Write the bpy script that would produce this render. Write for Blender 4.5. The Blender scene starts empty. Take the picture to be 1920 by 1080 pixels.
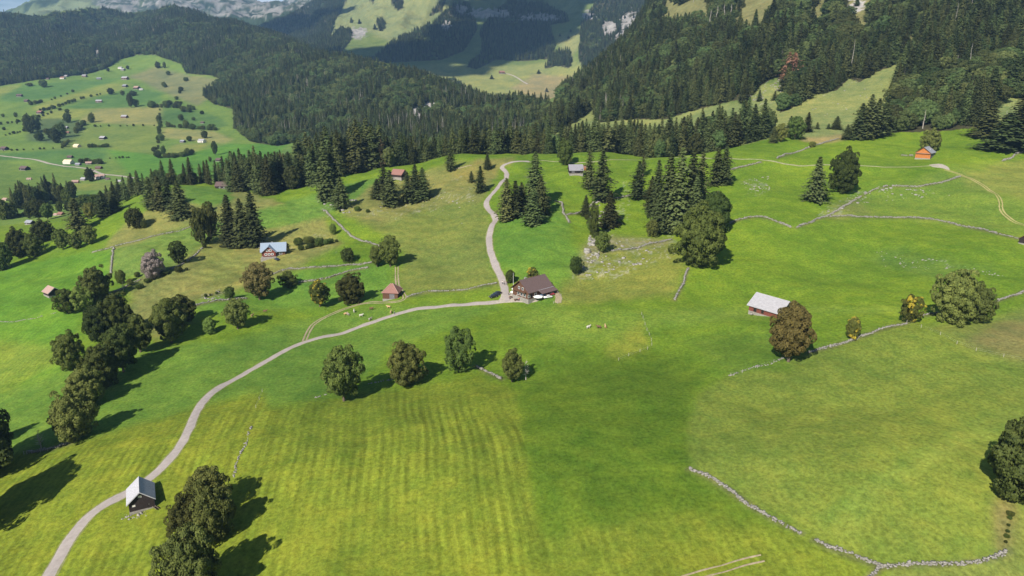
import bpy, bmesh, math, random
import numpy as np
from mathutils import Vector, Matrix

# ------------------------------------------------------------------ camera
S = bpy.context.scene
COL = S.collection
CAMH = 115.0
PITCH = math.radians(17.0)
FPX = 1280.0
SP, CP = math.sin(PITCH), math.cos(PITCH)
cam_d = bpy.data.cameras.new("camera")
cam = bpy.data.objects.new("camera", cam_d)
COL.objects.link(cam)
cam.location = (0, 0, CAMH)
cam.rotation_euler = (math.radians(90) - PITCH, 0, 0)
cam_d.sensor_width = 36.0
cam_d.lens = 24.0
cam_d.clip_start = 1.0
cam_d.clip_end = 40000.0
S.camera = cam

# ------------------------------------------------------------------ light
SUN_EL = math.radians(39.0)
SH_AZ = math.radians(60.0)            # plan direction the shadows fall in, from +x towards +y
SUN_TO = Vector((-math.cos(SH_AZ) * math.cos(SUN_EL), -math.sin(SH_AZ) * math.cos(SUN_EL), math.sin(SUN_EL)))
sun_d = bpy.data.lights.new("sun", 'SUN')
sun_d.energy = 5.0
sun_d.angle = math.radians(0.53)
sun_d.color = (1.0, 0.94, 0.85)
sun = bpy.data.objects.new("sun", sun_d)
COL.objects.link(sun)
sun.rotation_euler = SUN_TO.to_track_quat('Z', 'Y').to_euler()
sun.location = (0, 0, 3000)

W = bpy.data.worlds.new("World")
S.world = W
W.use_nodes = True
nt = W.node_tree
nt.nodes.clear()
sky = nt.nodes.new('ShaderNodeTexSky')
sky.sky_type = 'NISHITA'
sky.sun_disc = False
sky.sun_elevation = SUN_EL
sky.sun_rotation = math.atan2(SUN_TO.x, SUN_TO.y)
sky.altitude = 1200
sky.air_density = 1.0
sky.dust_density = 0.6
bg = nt.nodes.new('ShaderNodeBackground')
bg.inputs['Strength'].default_value = 0.05
out = nt.nodes.new('ShaderNodeOutputWorld')
# thin fair-weather cloud in the sky itself
tc = nt.nodes.new('ShaderNodeTexCoord')
mp = nt.nodes.new('ShaderNodeMapping')
mp.inputs['Scale'].default_value = (3.0, 3.0, 14.0)
nz = nt.nodes.new('ShaderNodeTexNoise')
nz.inputs['Scale'].default_value = 2.2
nz.inputs['Detail'].default_value = 7
rm = nt.nodes.new('ShaderNodeMapRange')
rm.inputs['From Min'].default_value = 0.44
rm.inputs['From Max'].default_value = 0.62
mxw = nt.nodes.new('ShaderNodeMixRGB')
mxw.inputs['Color2'].default_value = (13.5, 14.2, 15.2, 1)
nt.links.new(tc.outputs['Generated'], mp.inputs['Vector'])
nt.links.new(mp.outputs['Vector'], nz.inputs['Vector'])
nt.links.new(nz.outputs['Fac'], rm.inputs['Value'])
mlw = nt.nodes.new('ShaderNodeMath'); mlw.operation = 'MULTIPLY'; mlw.inputs[1].default_value = 0.8
sxw = nt.nodes.new('ShaderNodeSeparateXYZ'); nt.links.new(tc.outputs['Generated'], sxw.inputs[0])
rme = nt.nodes.new('ShaderNodeMapRange'); rme.inputs['From Min'].default_value = 0.16; rme.inputs['From Max'].default_value = 0.30; rme.inputs['To Min'].default_value = 1.0; rme.inputs['To Max'].default_value = 0.0
nt.links.new(sxw.outputs['Z'], rme.inputs['Value'])
mle = nt.nodes.new('ShaderNodeMath'); mle.operation = 'MULTIPLY'
nt.links.new(rm.outputs['Result'], mle.inputs[0]); nt.links.new(rme.outputs['Result'], mle.inputs[1])
nt.links.new(mle.outputs[0], mlw.inputs[0])
nt.links.new(mlw.outputs[0], mxw.inputs['Fac'])
nt.links.new(sky.outputs[0], mxw.inputs['Color1'])
nt.links.new(mxw.outputs[0], bg.inputs['Color'])
nt.links.new(bg.outputs[0], out.inputs[0])

S.view_settings.view_transform = 'Standard'
S.view_settings.look = 'None'
S.view_settings.gamma = 1.0
S.view_settings.exposure = 0.68
S.render.engine = 'CYCLES'
S.cycles.max_bounces = 5
S.cycles.diffuse_bounces = 2
S.cycles.glossy_bounces = 2
S.cycles.volume_bounces = 0
S.cycles.transparent_max_bounces = 8

rng = np.random.default_rng(7)
R = random.Random(11)

# ------------------------------------------------------------------ noise
def _hash(ix, iy, seed):
    h = (ix.astype(np.int64) * 374761393 + iy.astype(np.int64) * 668265263 + seed * 1442695041) & 0xFFFFFFFF
    h = ((h ^ (h >> 13)) * 1274126177) & 0xFFFFFFFF
    h = h ^ (h >> 16)
    return (h & 0xFFFFFF) / float(0xFFFFFF)
def vnoise(x, y, seed=0):
    ix, iy = np.floor(x), np.floor(y)
    fx, fy = x - ix, y - iy
    fx = fx * fx * fx * (fx * (fx * 6 - 15) + 10); fy = fy * fy * fy * (fy * (fy * 6 - 15) + 10)
    a = _hash(ix, iy, seed); b = _hash(ix + 1, iy, seed)
    c = _hash(ix, iy + 1, seed); d = _hash(ix + 1, iy + 1, seed)
    return (a + (b - a) * fx) * (1 - fy) + (c + (d - c) * fx) * fy
def fbm(x, y, seed=0, octs=4, gain=0.5):
    s = 0; a = 1.0; t = 0
    for o in range(octs):
        s = s + a * (vnoise(x * 2 ** o + 17.3 * o, y * 2 ** o - 9.1 * o, seed + o) * 2 - 1)
        t += a; a *= gain
    return s / t
def ridged(x, y, seed=0, octs=4):
    s = 0; a = 1.0; t = 0
    for o in range(octs):
        s = s + a * (1 - np.abs(vnoise(x * 2 ** o + 7.7 * o, y * 2 ** o + 3.1 * o, seed + o) * 2 - 1))
        t += a; a *= 0.5
    return s / t
def sstep(x, a, b):
    t = np.clip((x - a) / (b - a), 0, 1)
    return t * t * (3 - 2 * t)

# ------------------------------------------------------------------ terrain
def ray(px, py):
    q = (540.0 - py) / FPX
    return np.array([(px - 960.0) / FPX, CP + SP * q, -SP + CP * q])
def project(x, y, z):
    zz = z - CAMH
    d = y * CP - zz * SP
    u = y * SP + zz * CP
    d = np.where(d < 1, 1, d)
    return 960 + FPX * x / d, 540 - FPX * u / d, d

# surveyed points of the land: image column -> (row, metres from the lens)
CTRL = {
 -300: [(1080,180),(900,225),(720,320),(600,410),(520,500),(440,680),(400,820),(360,1000),(310,1270),(260,1570),(220,1850),(180,2200),(150,2600),(100,3000),(60,3500),(40,3900),(70,5000),(60,7500),(80,10500)],
 0: [(1400,125),(1080,172),(900,215),(720,300),(600,385),(520,480),(440,640),(400,800),(360,980),(310,1250),(260,1550),(220,1850),(180,2200),(157,2500),(110,2850),(75,3250),(42,3700),(60,4600),(40,6200),(60,9500)],
 160: [(1080,168),(900,205),(720,280),(600,360),(520,440),(440,545),(408,640),(375,900),(340,1080),(300,1300),(260,1550),(220,1800),(180,2200),(143,2600),(100,2950),(65,3350),(38,3700),(55,4500),(28,5800),(-8,6800),(20,9500)],
 320: [(1400,122),(1080,165),(900,200),(720,270),(600,345),(520,405),(440,490),(395,550),(368,600),(347,650),(352,760),(335,1000),(300,1250),(260,1500),(220,1800),(180,2150),(140,2600),(110,2850),(70,3150),(30,3500),(55,4500),(25,5900),(-15,7000),(0,9500)],
 480: [(1080,162),(900,196),(720,262),(640,310),(560,370),(500,425),(450,480),(400,540),(368,600),(350,650),(350,780),(320,1050),(280,1300),(240,1600),(190,1900),(140,2300),(100,2650),(62,3050),(90,3900),(60,5000),(25,6400),(4,7600),(30,9500)],
 640: [(1400,118),(1080,158),(900,190),(720,258),(640,303),(590,335),(540,370),(490,415),(440,465),(400,510),(360,560),(328,620),(330,720),(310,1000),(270,1250),(230,1450),(180,1750),(145,1980),(115,2200),(140,2900),(98,3300),(70,3700),(40,4300),(10,4900),(-40,5800),(-60,9500)],
 800: [(1080,156),(900,187),(720,252),(640,293),(590,325),(540,358),(490,400),(440,450),(400,495),(360,540),(325,600),(306,640),(316,740),(290,1050),(250,1280),(200,1550),(152,1830),(175,2350),(130,3000),(90,3300),(50,3700),(0,4300),(-60,5000),(-100,9000)],
 960: [(1400,115),(1080,153),(900,183),(720,245),(640,283),(590,312),(560,330),(520,352),(480,378),(440,412),(400,452),(360,500),(330,545),(300,600),(293,640),(299,730),(285,1000),(240,1200),(202,1420),(215,1950),(190,2500),(160,2800),(135,3050),(100,3300),(50,3700),(0,4200),(-60,4800),(-120,9000)],
 1120: [(1080,151),(900,180),(720,240),(640,276),(590,302),(565,318),(520,342),(480,368),(440,400),(400,438),(360,480),(330,520),(300,580),(287,640),(286,720),(250,850),(225,980),(200,1100),(165,1280),(135,1450),(175,2050),(185,2500),(150,2800),(100,3050),(50,3350),(0,3900),(-60,4500),(-120,8000)],
 1280: [(1400,114),(1080,150),(900,178),(720,235),(640,268),(590,292),(565,308),(520,333),(480,358),(440,390),(400,425),(360,465),(330,502),(300,560),(288,620),(282,700),(245,800),(225,870),(180,960),(130,1080),(80,1220),(30,1400),(-20,1550),(-100,2000),(-130,5000),(-130,8000)],
 1440: [(1080,149),(900,175),(720,228),(640,260),(590,283),(565,300),(520,325),(480,350),(440,380),(400,415),(360,455),(320,500),(290,545),(265,610),(240,690),(210,760),(180,820),(130,900),(80,1000),(30,1120),(-20,1250),(-120,1500),(-200,5000)],
 1600: [(1400,113),(1080,148),(900,172),(720,222),(640,253),(590,277),(540,305),(480,345),(440,375),(400,410),(360,448),(320,495),(280,550),(250,610),(235,660),(200,720),(170,780),(120,860),(60,960),(0,1080),(-120,1300),(-220,4500)],
 1760: [(1080,147),(900,170),(720,218),(640,248),(590,270),(540,300),(480,340),(440,372),(400,405),(360,440),(305,490),(270,540),(245,590),(200,660),(140,740),(80,830),(0,960),(-120,1150),(-220,4000)],
 1920: [(1400,112),(1080,147),(900,168),(720,215),(640,243),(590,266),(540,296),(480,338),(430,370),(380,410),(330,455),(290,500),(260,540),(220,600),(150,690),(80,780),(0,900),(-120,1080),(-220,4000)],
 2250: [(1080,147),(900,168),(720,213),(600,258),(480,325),(380,400),(290,490),(220,590),(150,680),(80,770),(0,880),(-120,1050),(-220,4000)],
}
EXTRA = [(60,20,6000),(20,34,6200),(110,-2,6600),(560,14,7400),(590,8,6800),(540,70,4700),(880,185,1650),(905,200,1560),(1030,255,960),(1030,212,1250),
         (1180,105,1350),(1060,232,1000),(1040,190,2450),(1060,120,3050),(1170,75,3050),(1190,40,3300),(1200,10,3600),
         (720,132,1980),(560,92,2600),(420,48,3250),(240,52,3600),(850,292,660),(720,315,640)]
cp = []
for cx, l in CTRL.items():
    for (r, d) in l: cp.append((cx, r, d))
cp += EXTRA
pts = []
for (cx, r, d) in cp:
    v = ray(cx, r) * d
    pts.append((v[0] / v[1], math.log(v[1]), v[2] / v[1]))
pts = np.array(pts)
KS = 2.6
def tps_fit(P, V, lam):
    d = np.sqrt(((P[:, None] - P[None]) ** 2).sum(-1))
    K = np.where(d > 0, d * d * np.log(d + 1e-12), 0) + lam * np.eye(len(P))
    Q = np.hstack([np.ones((len(P), 1)), P])
    A = np.block([[K, Q], [Q.T, np.zeros((3, 3))]])
    w = np.linalg.solve(A, np.concatenate([V, np.zeros(3)]))
    return w
P2 = np.stack([pts[:, 0] * KS, pts[:, 1]], 1)
tw = tps_fit(P2, pts[:, 2], 2e-4)
def tps_eval(X):
    o = np.empty(len(X))
    for i in range(0, len(X), 20000):
        x = X[i:i + 20000]
        d = np.sqrt(((x[:, None] - P2[None]) ** 2).sum(-1))
        K = d * d * np.log(d + 1e-12)
        o[i:i + 20000] = K @ tw[:-3] + tw[-3] + x @ tw[-2:]
    return o
NTH, NR = 900, 1200
TH0, TH1 = -0.86, 0.86
LR0, LR1 = math.log(60.0), math.log(10500.0)
CT, CR = 170, 260
ct = np.linspace(TH0, TH1, CT); cr = np.linspace(LR0, LR1, CR)
TT, RR = np.meshgrid(ct, cr, indexing='ij')
ss = np.tan(TT).ravel(); yy = (np.exp(RR) * np.cos(TT)).ravel()
Tc = tps_eval(np.stack([ss * KS, np.log(yy)], 1)).reshape(CT, CR)
def cr_mat(n_out, n_in):
    M = np.zeros((n_out, n_in))
    u = np.linspace(0, n_in - 1, n_out)
    i = np.minimum(np.floor(u).astype(int), n_in - 2); f = u - i
    w = [-.5*f+f*f-.5*f**3, 1-2.5*f*f+1.5*f**3, .5*f+2*f*f-1.5*f**3, -.5*f*f+.5*f**3]
    for k in range(4):
        np.add.at(M, (np.arange(n_out), np.clip(i + k - 1, 0, n_in - 1)), w[k])
    return M
Tg = cr_mat(NTH, CT) @ Tc @ cr_mat(NR, CR).T
th = np.linspace(TH0, TH1, NTH); lr = np.linspace(LR0, LR1, NR)
TH, LR = np.meshgrid(th, lr, indexing='ij')
RG = np.exp(LR)
XG, YG = RG * np.sin(TH), RG * np.cos(TH)
ZG = CAMH + Tg * YG
# land relief that the survey does not resolve
near = 1 - sstep(RG, 600, 1000)
mid = sstep(RG, 900, 1400)
far = sstep(RG, 2600, 3600)
ZG = ZG + near * (2.0 * fbm(XG / 48, YG / 48, 3, 4) + 5.2 * sstep(RG, 230, 400) * fbm(XG / 80, YG / 80, 13, 3) + (0.9 + .8 * sstep(RG, 280, 400) * (XG < 60)) * fbm(XG / 21, YG / 21, 15, 3) + 0.12 * fbm(XG / 6, YG / 6, 9, 2))
ZG = ZG + mid * 3.0 * fbm(XG / 90, YG / 90, 21, 4)
hill = sstep(ZG, 60, 260) * mid
ZG = ZG + hill * (9 * fbm(XG / 160, YG / 160, 31, 4))
ZG = ZG + far * sstep(ZG, 120, 420) * ((ridged(XG / 520, YG / 520, 41, 5) - 0.55) * 150 * sstep(RG, 3000, 5500) + (ridged(XG / 240, YG / 240, 47, 5) - 0.55) * (45 + 50 * sstep(RG, 3600, 4600)))
ZMAX = float(ZG.max()); ZMIN = float(ZG.min())
print("TERRAIN z", ZMIN, ZMAX)

def ground(x, y):
    x = np.asarray(x, float); y = np.asarray(y, float)
    u = (np.arctan2(x, y) - TH0) / (TH1 - TH0) * (NTH - 1)
    v = (np.log(np.maximum(np.hypot(x, y), 1)) - LR0) / (LR1 - LR0) * (NR - 1)
    u = np.clip(u, 0, NTH - 1.001); v = np.clip(v, 0, NR - 1.001)
    i = u.astype(int); j = v.astype(int); f = u - i; g = v - j
    return (ZG[i, j] * (1 - f) * (1 - g) + ZG[i + 1, j] * f * (1 - g) + ZG[i, j + 1] * (1 - f) * g + ZG[i + 1, j + 1] * f * g)
TS = np.exp(np.linspace(math.log(90), math.log(10500), 5000))
def pick(px, py, dmin=90):
    """where the line of sight through a point of the photograph meets the land"""
    r = ray(px, py)
    t = TS[TS >= dmin]
    dz = CAMH + r[2] * t - ground(r[0] * t, r[1] * t)
    k = np.argmax(dz < 0) if (dz < 0).any() else len(t) - 1
    if k > 0 and dz[k] < 0:
        a, b = t[k - 1], t[k]; fa, fb = dz[k - 1], dz[k]
        tt = a + (b - a) * fa / (fa - fb)
    else:
        tt = t[k]
    x, y = r[0] * tt, r[1] * tt
    return Vector((x, y, float(ground(x, y)))), float(tt)
def at_depth(px, depth):
    z = 0.0
    for _ in range(12):
        y = (depth + (z - CAMH) * SP) / CP
        x = (px - 960) / FPX * depth
        z = 0.5 * z + 0.5 * float(ground(x, y))
    return Vector((x, y, float(ground(x, y))))

PXG, PYG, DG = project(XG, YG, ZG)

# ------------------------------------------------------------------ helpers
def inpoly(px, py, poly):
    poly = np.array(poly, float)
    res = np.zeros(px.shape, bool)
    m = (px >= poly[:, 0].min()) & (px <= poly[:, 0].max()) & (py >= poly[:, 1].min()) & (py <= poly[:, 1].max())
    if not m.any(): return res
    x = px[m]; y = py[m]; c = np.zeros(x.shape, bool)
    n = len(poly)
    for i in range(n):
        x1, y1 = poly[i]; x2, y2 = poly[(i + 1) % n]
        if y1 == y2: continue
        cond = ((y1 > y) != (y2 > y)) & (x < (x2 - x1) * (y - y1) / (y2 - y1) + x1)
        c ^= cond
    res[m] = c
    return res

def tag(o, label=None, cat=None, group=None, kind=None):
    if label: o['label'] = label
    if cat: o['category'] = cat
    if group: o['group'] = group
    if kind: o['kind'] = kind
    return o
def empty(name, loc, rz=0.0):
    o = bpy.data.objects.new(name, None)
    o.empty_display_size = 1.0
    COL.objects.link(o)
    o.location = loc; o.rotation_euler = (0, 0, rz)
    return o
def mesh_np(name, V, F, mats, midx=None, smooth=False):
    """V (n,3); F (m,4) or (m,3) index array"""
    me = bpy.data.meshes.new(name)
    V = np.asarray(V, np.float32); F = np.asarray(F, np.int32)
    me.vertices.add(len(V)); me.vertices.foreach_set('co', V.ravel())
    k = F.shape[1]
    me.loops.add(F.size); me.loops.foreach_set('vertex_index', F.ravel())
    me.polygons.add(len(F))
    me.polygons.foreach_set('loop_start', np.arange(0, F.size, k, dtype=np.int32))
    me.polygons.foreach_set('loop_total', np.full(len(F), k, np.int32))
    for m in (mats if isinstance(mats, (list, tuple)) else [mats]): me.materials.append(m)
    if midx is not None: me.polygons.foreach_set('material_index', np.asarray(midx, np.int32))
    if smooth: me.polygons.foreach_set('use_smooth', np.ones(len(F), bool))
    me.update(calc_edges=True)
    return me
class MB:
    def __init__(s): s.v = []; s.f = []
    def add(s, vs, fs):
        b = len(s.v); s.v += [tuple(p) for p in vs]; s.f += [tuple(i + b for i in f) for f in fs]
    def box(s, x0, x1, y0, y1, z0, z1):
        s.add([(x0,y0,z0),(x1,y0,z0),(x1,y1,z0),(x0,y1,z0),(x0,y0,z1),(x1,y0,z1),(x1,y1,z1),(x0,y1,z1)],
              [(0,3,2,1),(4,5,6,7),(0,1,5,4),(1,2,6,5),(2,3,7,6),(3,0,4,7)])
    def prism(s, pts, x0, x1):
        """polygon pts in (y,z) pushed along x"""
        n = len(pts)
        s.add([(x0, p[0], p[1]) for p in pts] + [(x1, p[0], p[1]) for p in pts],
              [tuple(range(n))[::-1], tuple(range(n, 2 * n))] + [(i, (i + 1) % n, n + (i + 1) % n, n + i) for i in range(n)])
    def tube(s, path, rad, n=7, caps=True):
        b = len(s.v)
        for k, p in enumerate(path):
            p = Vector(p)
            a = Vector(path[max(k - 1, 0)]); c = Vector(path[min(k + 1, len(path) - 1)])
            d = (c - a).normalized() if (c - a).length > 1e-6 else Vector((0, 0, 1))
            u = d.orthogonal().normalized() if abs(d.z) < 0.99 else Vector((1, 0, 0)); w = d.cross(u).normalized(); u = w.cross(d)
            r = rad[k] if isinstance(rad, (list, tuple)) else rad
            for i in range(n):
                t = 2 * math.pi * i / n
                s.v.append(tuple(p + u * (r * math.cos(t)) + w * (r * math.sin(t))))
        for k in range(len(path) - 1):
            for i in range(n):
                s.f.append((b + k * n + i, b + k * n + (i + 1) % n, b + (k + 1) * n + (i + 1) % n, b + (k + 1) * n + i))
        if caps:
            s.f.append(tuple(b + i for i in range(n))[::-1]); s.f.append(tuple(b + (len(path) - 1) * n + i for i in range(n)))
    def mesh(s, name, mat, smooth=False):
        me = bpy.data.meshes.new(name); me.from_pydata(s.v, [], s.f); me.materials.append(mat)
        bm = bmesh.new(); bm.from_mesh(me); bmesh.ops.recalc_face_normals(bm, faces=bm.faces); bm.to_mesh(me); bm.free()
        if smooth:
            me.polygons.foreach_set('use_smooth', np.ones(len(me.polygons), bool))
        me.update()
        return me
    def build(s, name, mat, parent=None, smooth=False):
        return link(name, s.mesh(name, mat, smooth), parent)
def link(name, me, parent=None):
    o = bpy.data.objects.new(name, me); COL.objects.link(o)
    if parent is not None: o.parent = parent
    return o

# ------------------------------------------------------------------ materials
def newmat(name, rough=0.85, spec=0.25):
    m = bpy.data.materials.new(name); m.use_nodes = True
    n = m.node_tree; b = n.nodes['Principled BSDF']
    b.inputs['Roughness'].default_value = rough
    b.inputs['Specular IOR Level'].default_value = spec
    return m, n, b
def N(n, t, **kw):
    x = n.nodes.new(t)
    for k, v in kw.items(): setattr(x, k, v)
    return x
def varied(name, col, var=0.25, scale=1.5, rough=0.8, spec=0.25, stretch=(1, 1, 1), bump=0.0, metal=0.0, col2=None):
    """solid colour broken up by object-space noise: weathering, boards, dirt"""
    m, n, b = newmat(name, rough, spec)
    b.inputs['Metallic'].default_value = metal
    t = N(n, 'ShaderNodeTexCoord'); mp = N(n, 'ShaderNodeMapping'); mp.inputs['Scale'].default_value = stretch
    z = N(n, 'ShaderNodeTexNoise'); z.inputs['Scale'].default_value = scale; z.inputs['Detail'].default_value = 6; z.inputs['Roughness'].default_value = 0.7
    r = N(n, 'ShaderNodeValToRGB')
    c2 = col2 or tuple(c * (1 - var) for c in col); c1 = tuple(min(1, c * (1 + var)) for c in col)
    r.color_ramp.elements[0].position = 0.32; r.color_ramp.elements[1].position = 0.68
    r.color_ramp.elements[0].color = (*c2, 1); r.color_ramp.elements[1].color = (*c1, 1)
    n.links.new(t.outputs['Object'], mp.inputs[0]); n.links.new(mp.outputs[0], z.inputs['Vector'])
    n.links.new(z.outputs['Fac'], r.inputs[0]); n.links.new(r.outputs[0], b.inputs['Base Color'])
    if bump:
        bp = N(n, 'ShaderNodeBump'); bp.inputs['Strength'].default_value = bump; bp.inputs['Distance'].default_value = 0.1
        n.links.new(z.outputs['Fac'], bp.inputs['Height']); n.links.new(bp.outputs[0], b.inputs['Normal'])
    return m
def foliage(name, dark, light, hue=0.0, rough=0.75, tips=None):
    m, n, b = newmat(name, rough, 0.12)
    oi = N(n, 'ShaderNodeObjectInfo'); t = N(n, 'ShaderNodeTexCoord')
    z = N(n, 'ShaderNodeTexNoise'); z.inputs['Scale'].default_value = 0.55; z.inputs['Detail'].default_value = 5; z.inputs['Roughness'].default_value = 0.75
    n.links.new(t.outputs['Object'], z.inputs['Vector'])
    mr = N(n, 'ShaderNodeMapRange'); mr.inputs['From Min'].default_value = 0.3; mr.inputs['From Max'].default_value = 0.7
    n.links.new(z.outputs['Fac'], mr.inputs['Value'])
    r = N(n, 'ShaderNodeMixRGB'); r.inputs['Color1'].default_value = (*dark, 1); r.inputs['Color2'].default_value = (*light, 1)
    n.links.new(mr.outputs['Result'], r.inputs['Fac'])
    h = N(n, 'ShaderNodeHueSaturation')
    m1 = N(n, 'ShaderNodeMapRange'); m1.inputs['To Min'].default_value = 0.5 - hue; m1.inputs['To Max'].default_value = 0.5 + hue
    n.links.new(oi.outputs['Random'], m1.inputs['Value']); n.links.new(m1.outputs['Result'], h.inputs['Hue'])
    mm = N(n, 'ShaderNodeMath', operation='MULTIPLY'); mm.inputs[1].default_value = 7.31
    fr = N(n, 'ShaderNodeMath', operation='FRACT'); n.links.new(oi.outputs['Random'], mm.inputs[0]); n.links.new(mm.outputs[0], fr.inputs[0])
    m2 = N(n, 'ShaderNodeMapRange'); m2.inputs['To Min'].default_value = 0.5; m2.inputs['To Max'].default_value = 1.6
    n.links.new(fr.outputs[0], m2.inputs['Value']); n.links.new(m2.outputs['Result'], h.inputs['Value'])
    n.links.new(r.outputs[0], h.inputs['Color'])
    last = h.outputs[0]
    if tips:
        z2 = N(n, 'ShaderNodeTexNoise'); z2.inputs['Scale'].default_value = tips[1]; z2.inputs['Detail'].default_value = 3
        n.links.new(t.outputs['Object'], z2.inputs['Vector'])
        g = N(n, 'ShaderNodeMapRange'); g.inputs['From Min'].default_value = tips[2]; g.inputs['From Max'].default_value = tips[2] + 0.08
        n.links.new(z2.outputs['Fac'], g.inputs['Value'])
        mx = N(n, 'ShaderNodeMixRGB'); mx.inputs['Color2'].default_value = (*tips[0], 1)
        n.links.new(g.outputs['Result'], mx.inputs['Fac']); n.links.new(last, mx.inputs['Color1']); last = mx.outputs[0]
    n.links.new(last, b.inputs['Base Color'])
    # thin leaves let some sun through
    tr = N(n, 'ShaderNodeBsdfTranslucent'); ms = N(n, 'ShaderNodeMixShader'); ms.inputs[0].default_value = 0.10
    n.links.new(last, tr.inputs['Color']); n.links.new(b.outputs[0], ms.inputs[1]); n.links.new(tr.outputs[0], ms.inputs[2])
    n.links.new(ms.outputs[0], n.nodes['Material Output'].inputs['Surface'])
    return m

M = {}
M['spruce'] = foliage('spruce_needles', (0.028, 0.042, 0.015), (0.105, 0.122, 0.038), 0.03)
M['spruce_brown'] = foliage('browning_needles', (0.06, 0.050, 0.026), (0.14, 0.105, 0.055), 0.02)
M['spruce_red'] = foliage('red_needles', (0.22, 0.10, 0.06), (0.34, 0.19, 0.13), 0.01)
M['maple'] = foliage('maple_leaves', (0.034, 0.048, 0.012), (0.150, 0.162, 0.038), 0.02)
M['maple_dark'] = foliage('dark_leaves', (0.024, 0.040, 0.010), (0.108, 0.135, 0.028), 0.025)
M['maple_brown'] = foliage('brownish_leaves', (0.062, 0.060, 0.018), (0.15, 0.125, 0.045), 0.012)
M['maple_orange'] = foliage('rusty_leaves', (0.075, 0.066, 0.020), (0.21, 0.165, 0.048), 0.01)
M['forest_leaf'] = foliage('wood_leaves', (0.036, 0.056, 0.018), (0.125, 0.155, 0.048), 0.035)
M['maple_light'] = foliage('light_leaves', (0.07, 0.10, 0.02), (0.16, 0.21, 0.045), 0.02)
M['maple_yellow'] = foliage('yellowing_leaves', (0.05, 0.07, 0.015), (0.13, 0.14, 0.03), 0.01, tips=((0.46, 0.36, 0.04), 0.15, 0.52))
M['grey_leaf'] = foliage('greyish_leaves', (0.11, 0.09, 0.08), (0.25, 0.21, 0.19), 0.01)
M['bark'] = varied('bark', (0.12, 0.095, 0.07), 0.35, 3, 0.95, 0.1, (1, 1, 0.2))
M['bark_pale'] = varied('pale_bark', (0.42, 0.38, 0.34), 0.25, 3, 0.95, 0.1, (1, 1, 0.2))

# where the dry stone walls run
WL = [([(1293,880),(1320,890),(1345,905),(1375,925),(1410,950),(1450,975),(1503,1000)], 'curved stone wall descending through the lower right field'),
 ([(1528,1013),(1560,1028),(1600,1043),(1650,1062)], 'short stone wall after the gap at the lower right'),
 ([(1652,1063),(1720,1060),(1800,1056),(1860,1049),(1888,1035)], 'pale stone wall running right along the bottom edge of the photo'),
 ([(1650,1064),(1640,1074),(1630,1086)], 'stub of stone wall leaving the bottom edge of the photo'),
 ([(1517,661),(1560,650),(1600,637),(1625,628)], 'stone wall between the rusty maple and the small young tree'),
 ([(1628,627),(1665,614),(1700,606)], 'low wall between the small young tree and the yellow tree'),
 ([(1728,592),(1758,589)], 'short wall piece between the yellow tree and the big right hand maple'),
 ([(1862,568),(1890,558),(1925,544)], 'stone wall right of the big right hand maple'),
 ([(1368,419),(1390,411),(1422,406),(1450,413),(1483,426)], 'arched stone wall right of the spruce clump'),
 ([(1494,427),(1520,417),(1545,407),(1570,395)], 'stone wall rising towards the rocky knoll'),
 ([(1572,394),(1595,380),(1615,368),(1640,355),(1665,349)], 'ragged stone wall over the rocky knoll'),
 ([(1672,349),(1720,350),(1760,343),(1800,331)], 'light stone wall below the orange barn'),
 ([(1556,406),(1590,405),(1620,407),(1700,408),(1760,413),(1820,427),(1870,438)], 'long smooth stone wall on the right meadow'),
 ([(1874,439),(1895,444),(1915,449)], 'faint low wall running on to the hut at the right edge'),
 ([(1145,471),(1180,468),(1210,460),(1258,449)], 'stone wall left of the huge dark maple'),
 ([(1265,562),(1275,545),(1285,520),(1290,503)], 'short straight wall below the huge dark maple'),
 ([(1370,318),(1400,311),(1427,304)], 'short wall below the crest track'),
 ([(1457,297),(1485,288),(1513,278),(1547,267),(1573,260)], 'stone wall climbing to the small round spruce'),
 ([(1880,302),(1900,293),(1922,283)], 'stone wall at the right edge above the cart track'),
 ([(893,687),(915,700),(940,710)], 'broken wall between the loose tree and the narrow maple'),
 ([(607,395),(630,415),(655,440),(680,452),(713,462)], 'zigzag wall left of the dry pasture'),
 ([(560,530),(607,523),(647,511),(690,502)], 'stone wall above the round maple'),
 ([(510,514),(540,505),(580,502),(640,498),(697,492)], 'upper stone wall below the blue roofed house'),
 ([(367,573),(400,565),(463,560)], 'stone wall above the oval maple'),
 ([(763,557),(807,546),(873,543),(930,531)], 'low wall bordering the dry pasture above the lane'),
 ([(173,473),(233,457),(300,440),(370,422)], 'long thin wall across the left slope'),
 ([(213,465),(210,493),(208,513)], 'wall running down the left slope'),
 ([(183,563),(217,547),(267,523),(333,500),(383,463)], 'dark overgrown wall along the left slope foot'),
 ([(1040,377),(1053,381),(1057,400),(1068,417)], 'crooked wall right of the lane bend spruces'),
 ([(1063,403),(1093,397),(1113,380),(1133,375),(1180,367)], 'wall over the rocks behind the inn'),
 ([(53,848),(93,843),(133,830)], 'wall below the last maple of the left tree row'),
 ([(1690,291),(1712,292)], 'rubble wall left of the orange barn')]
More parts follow.
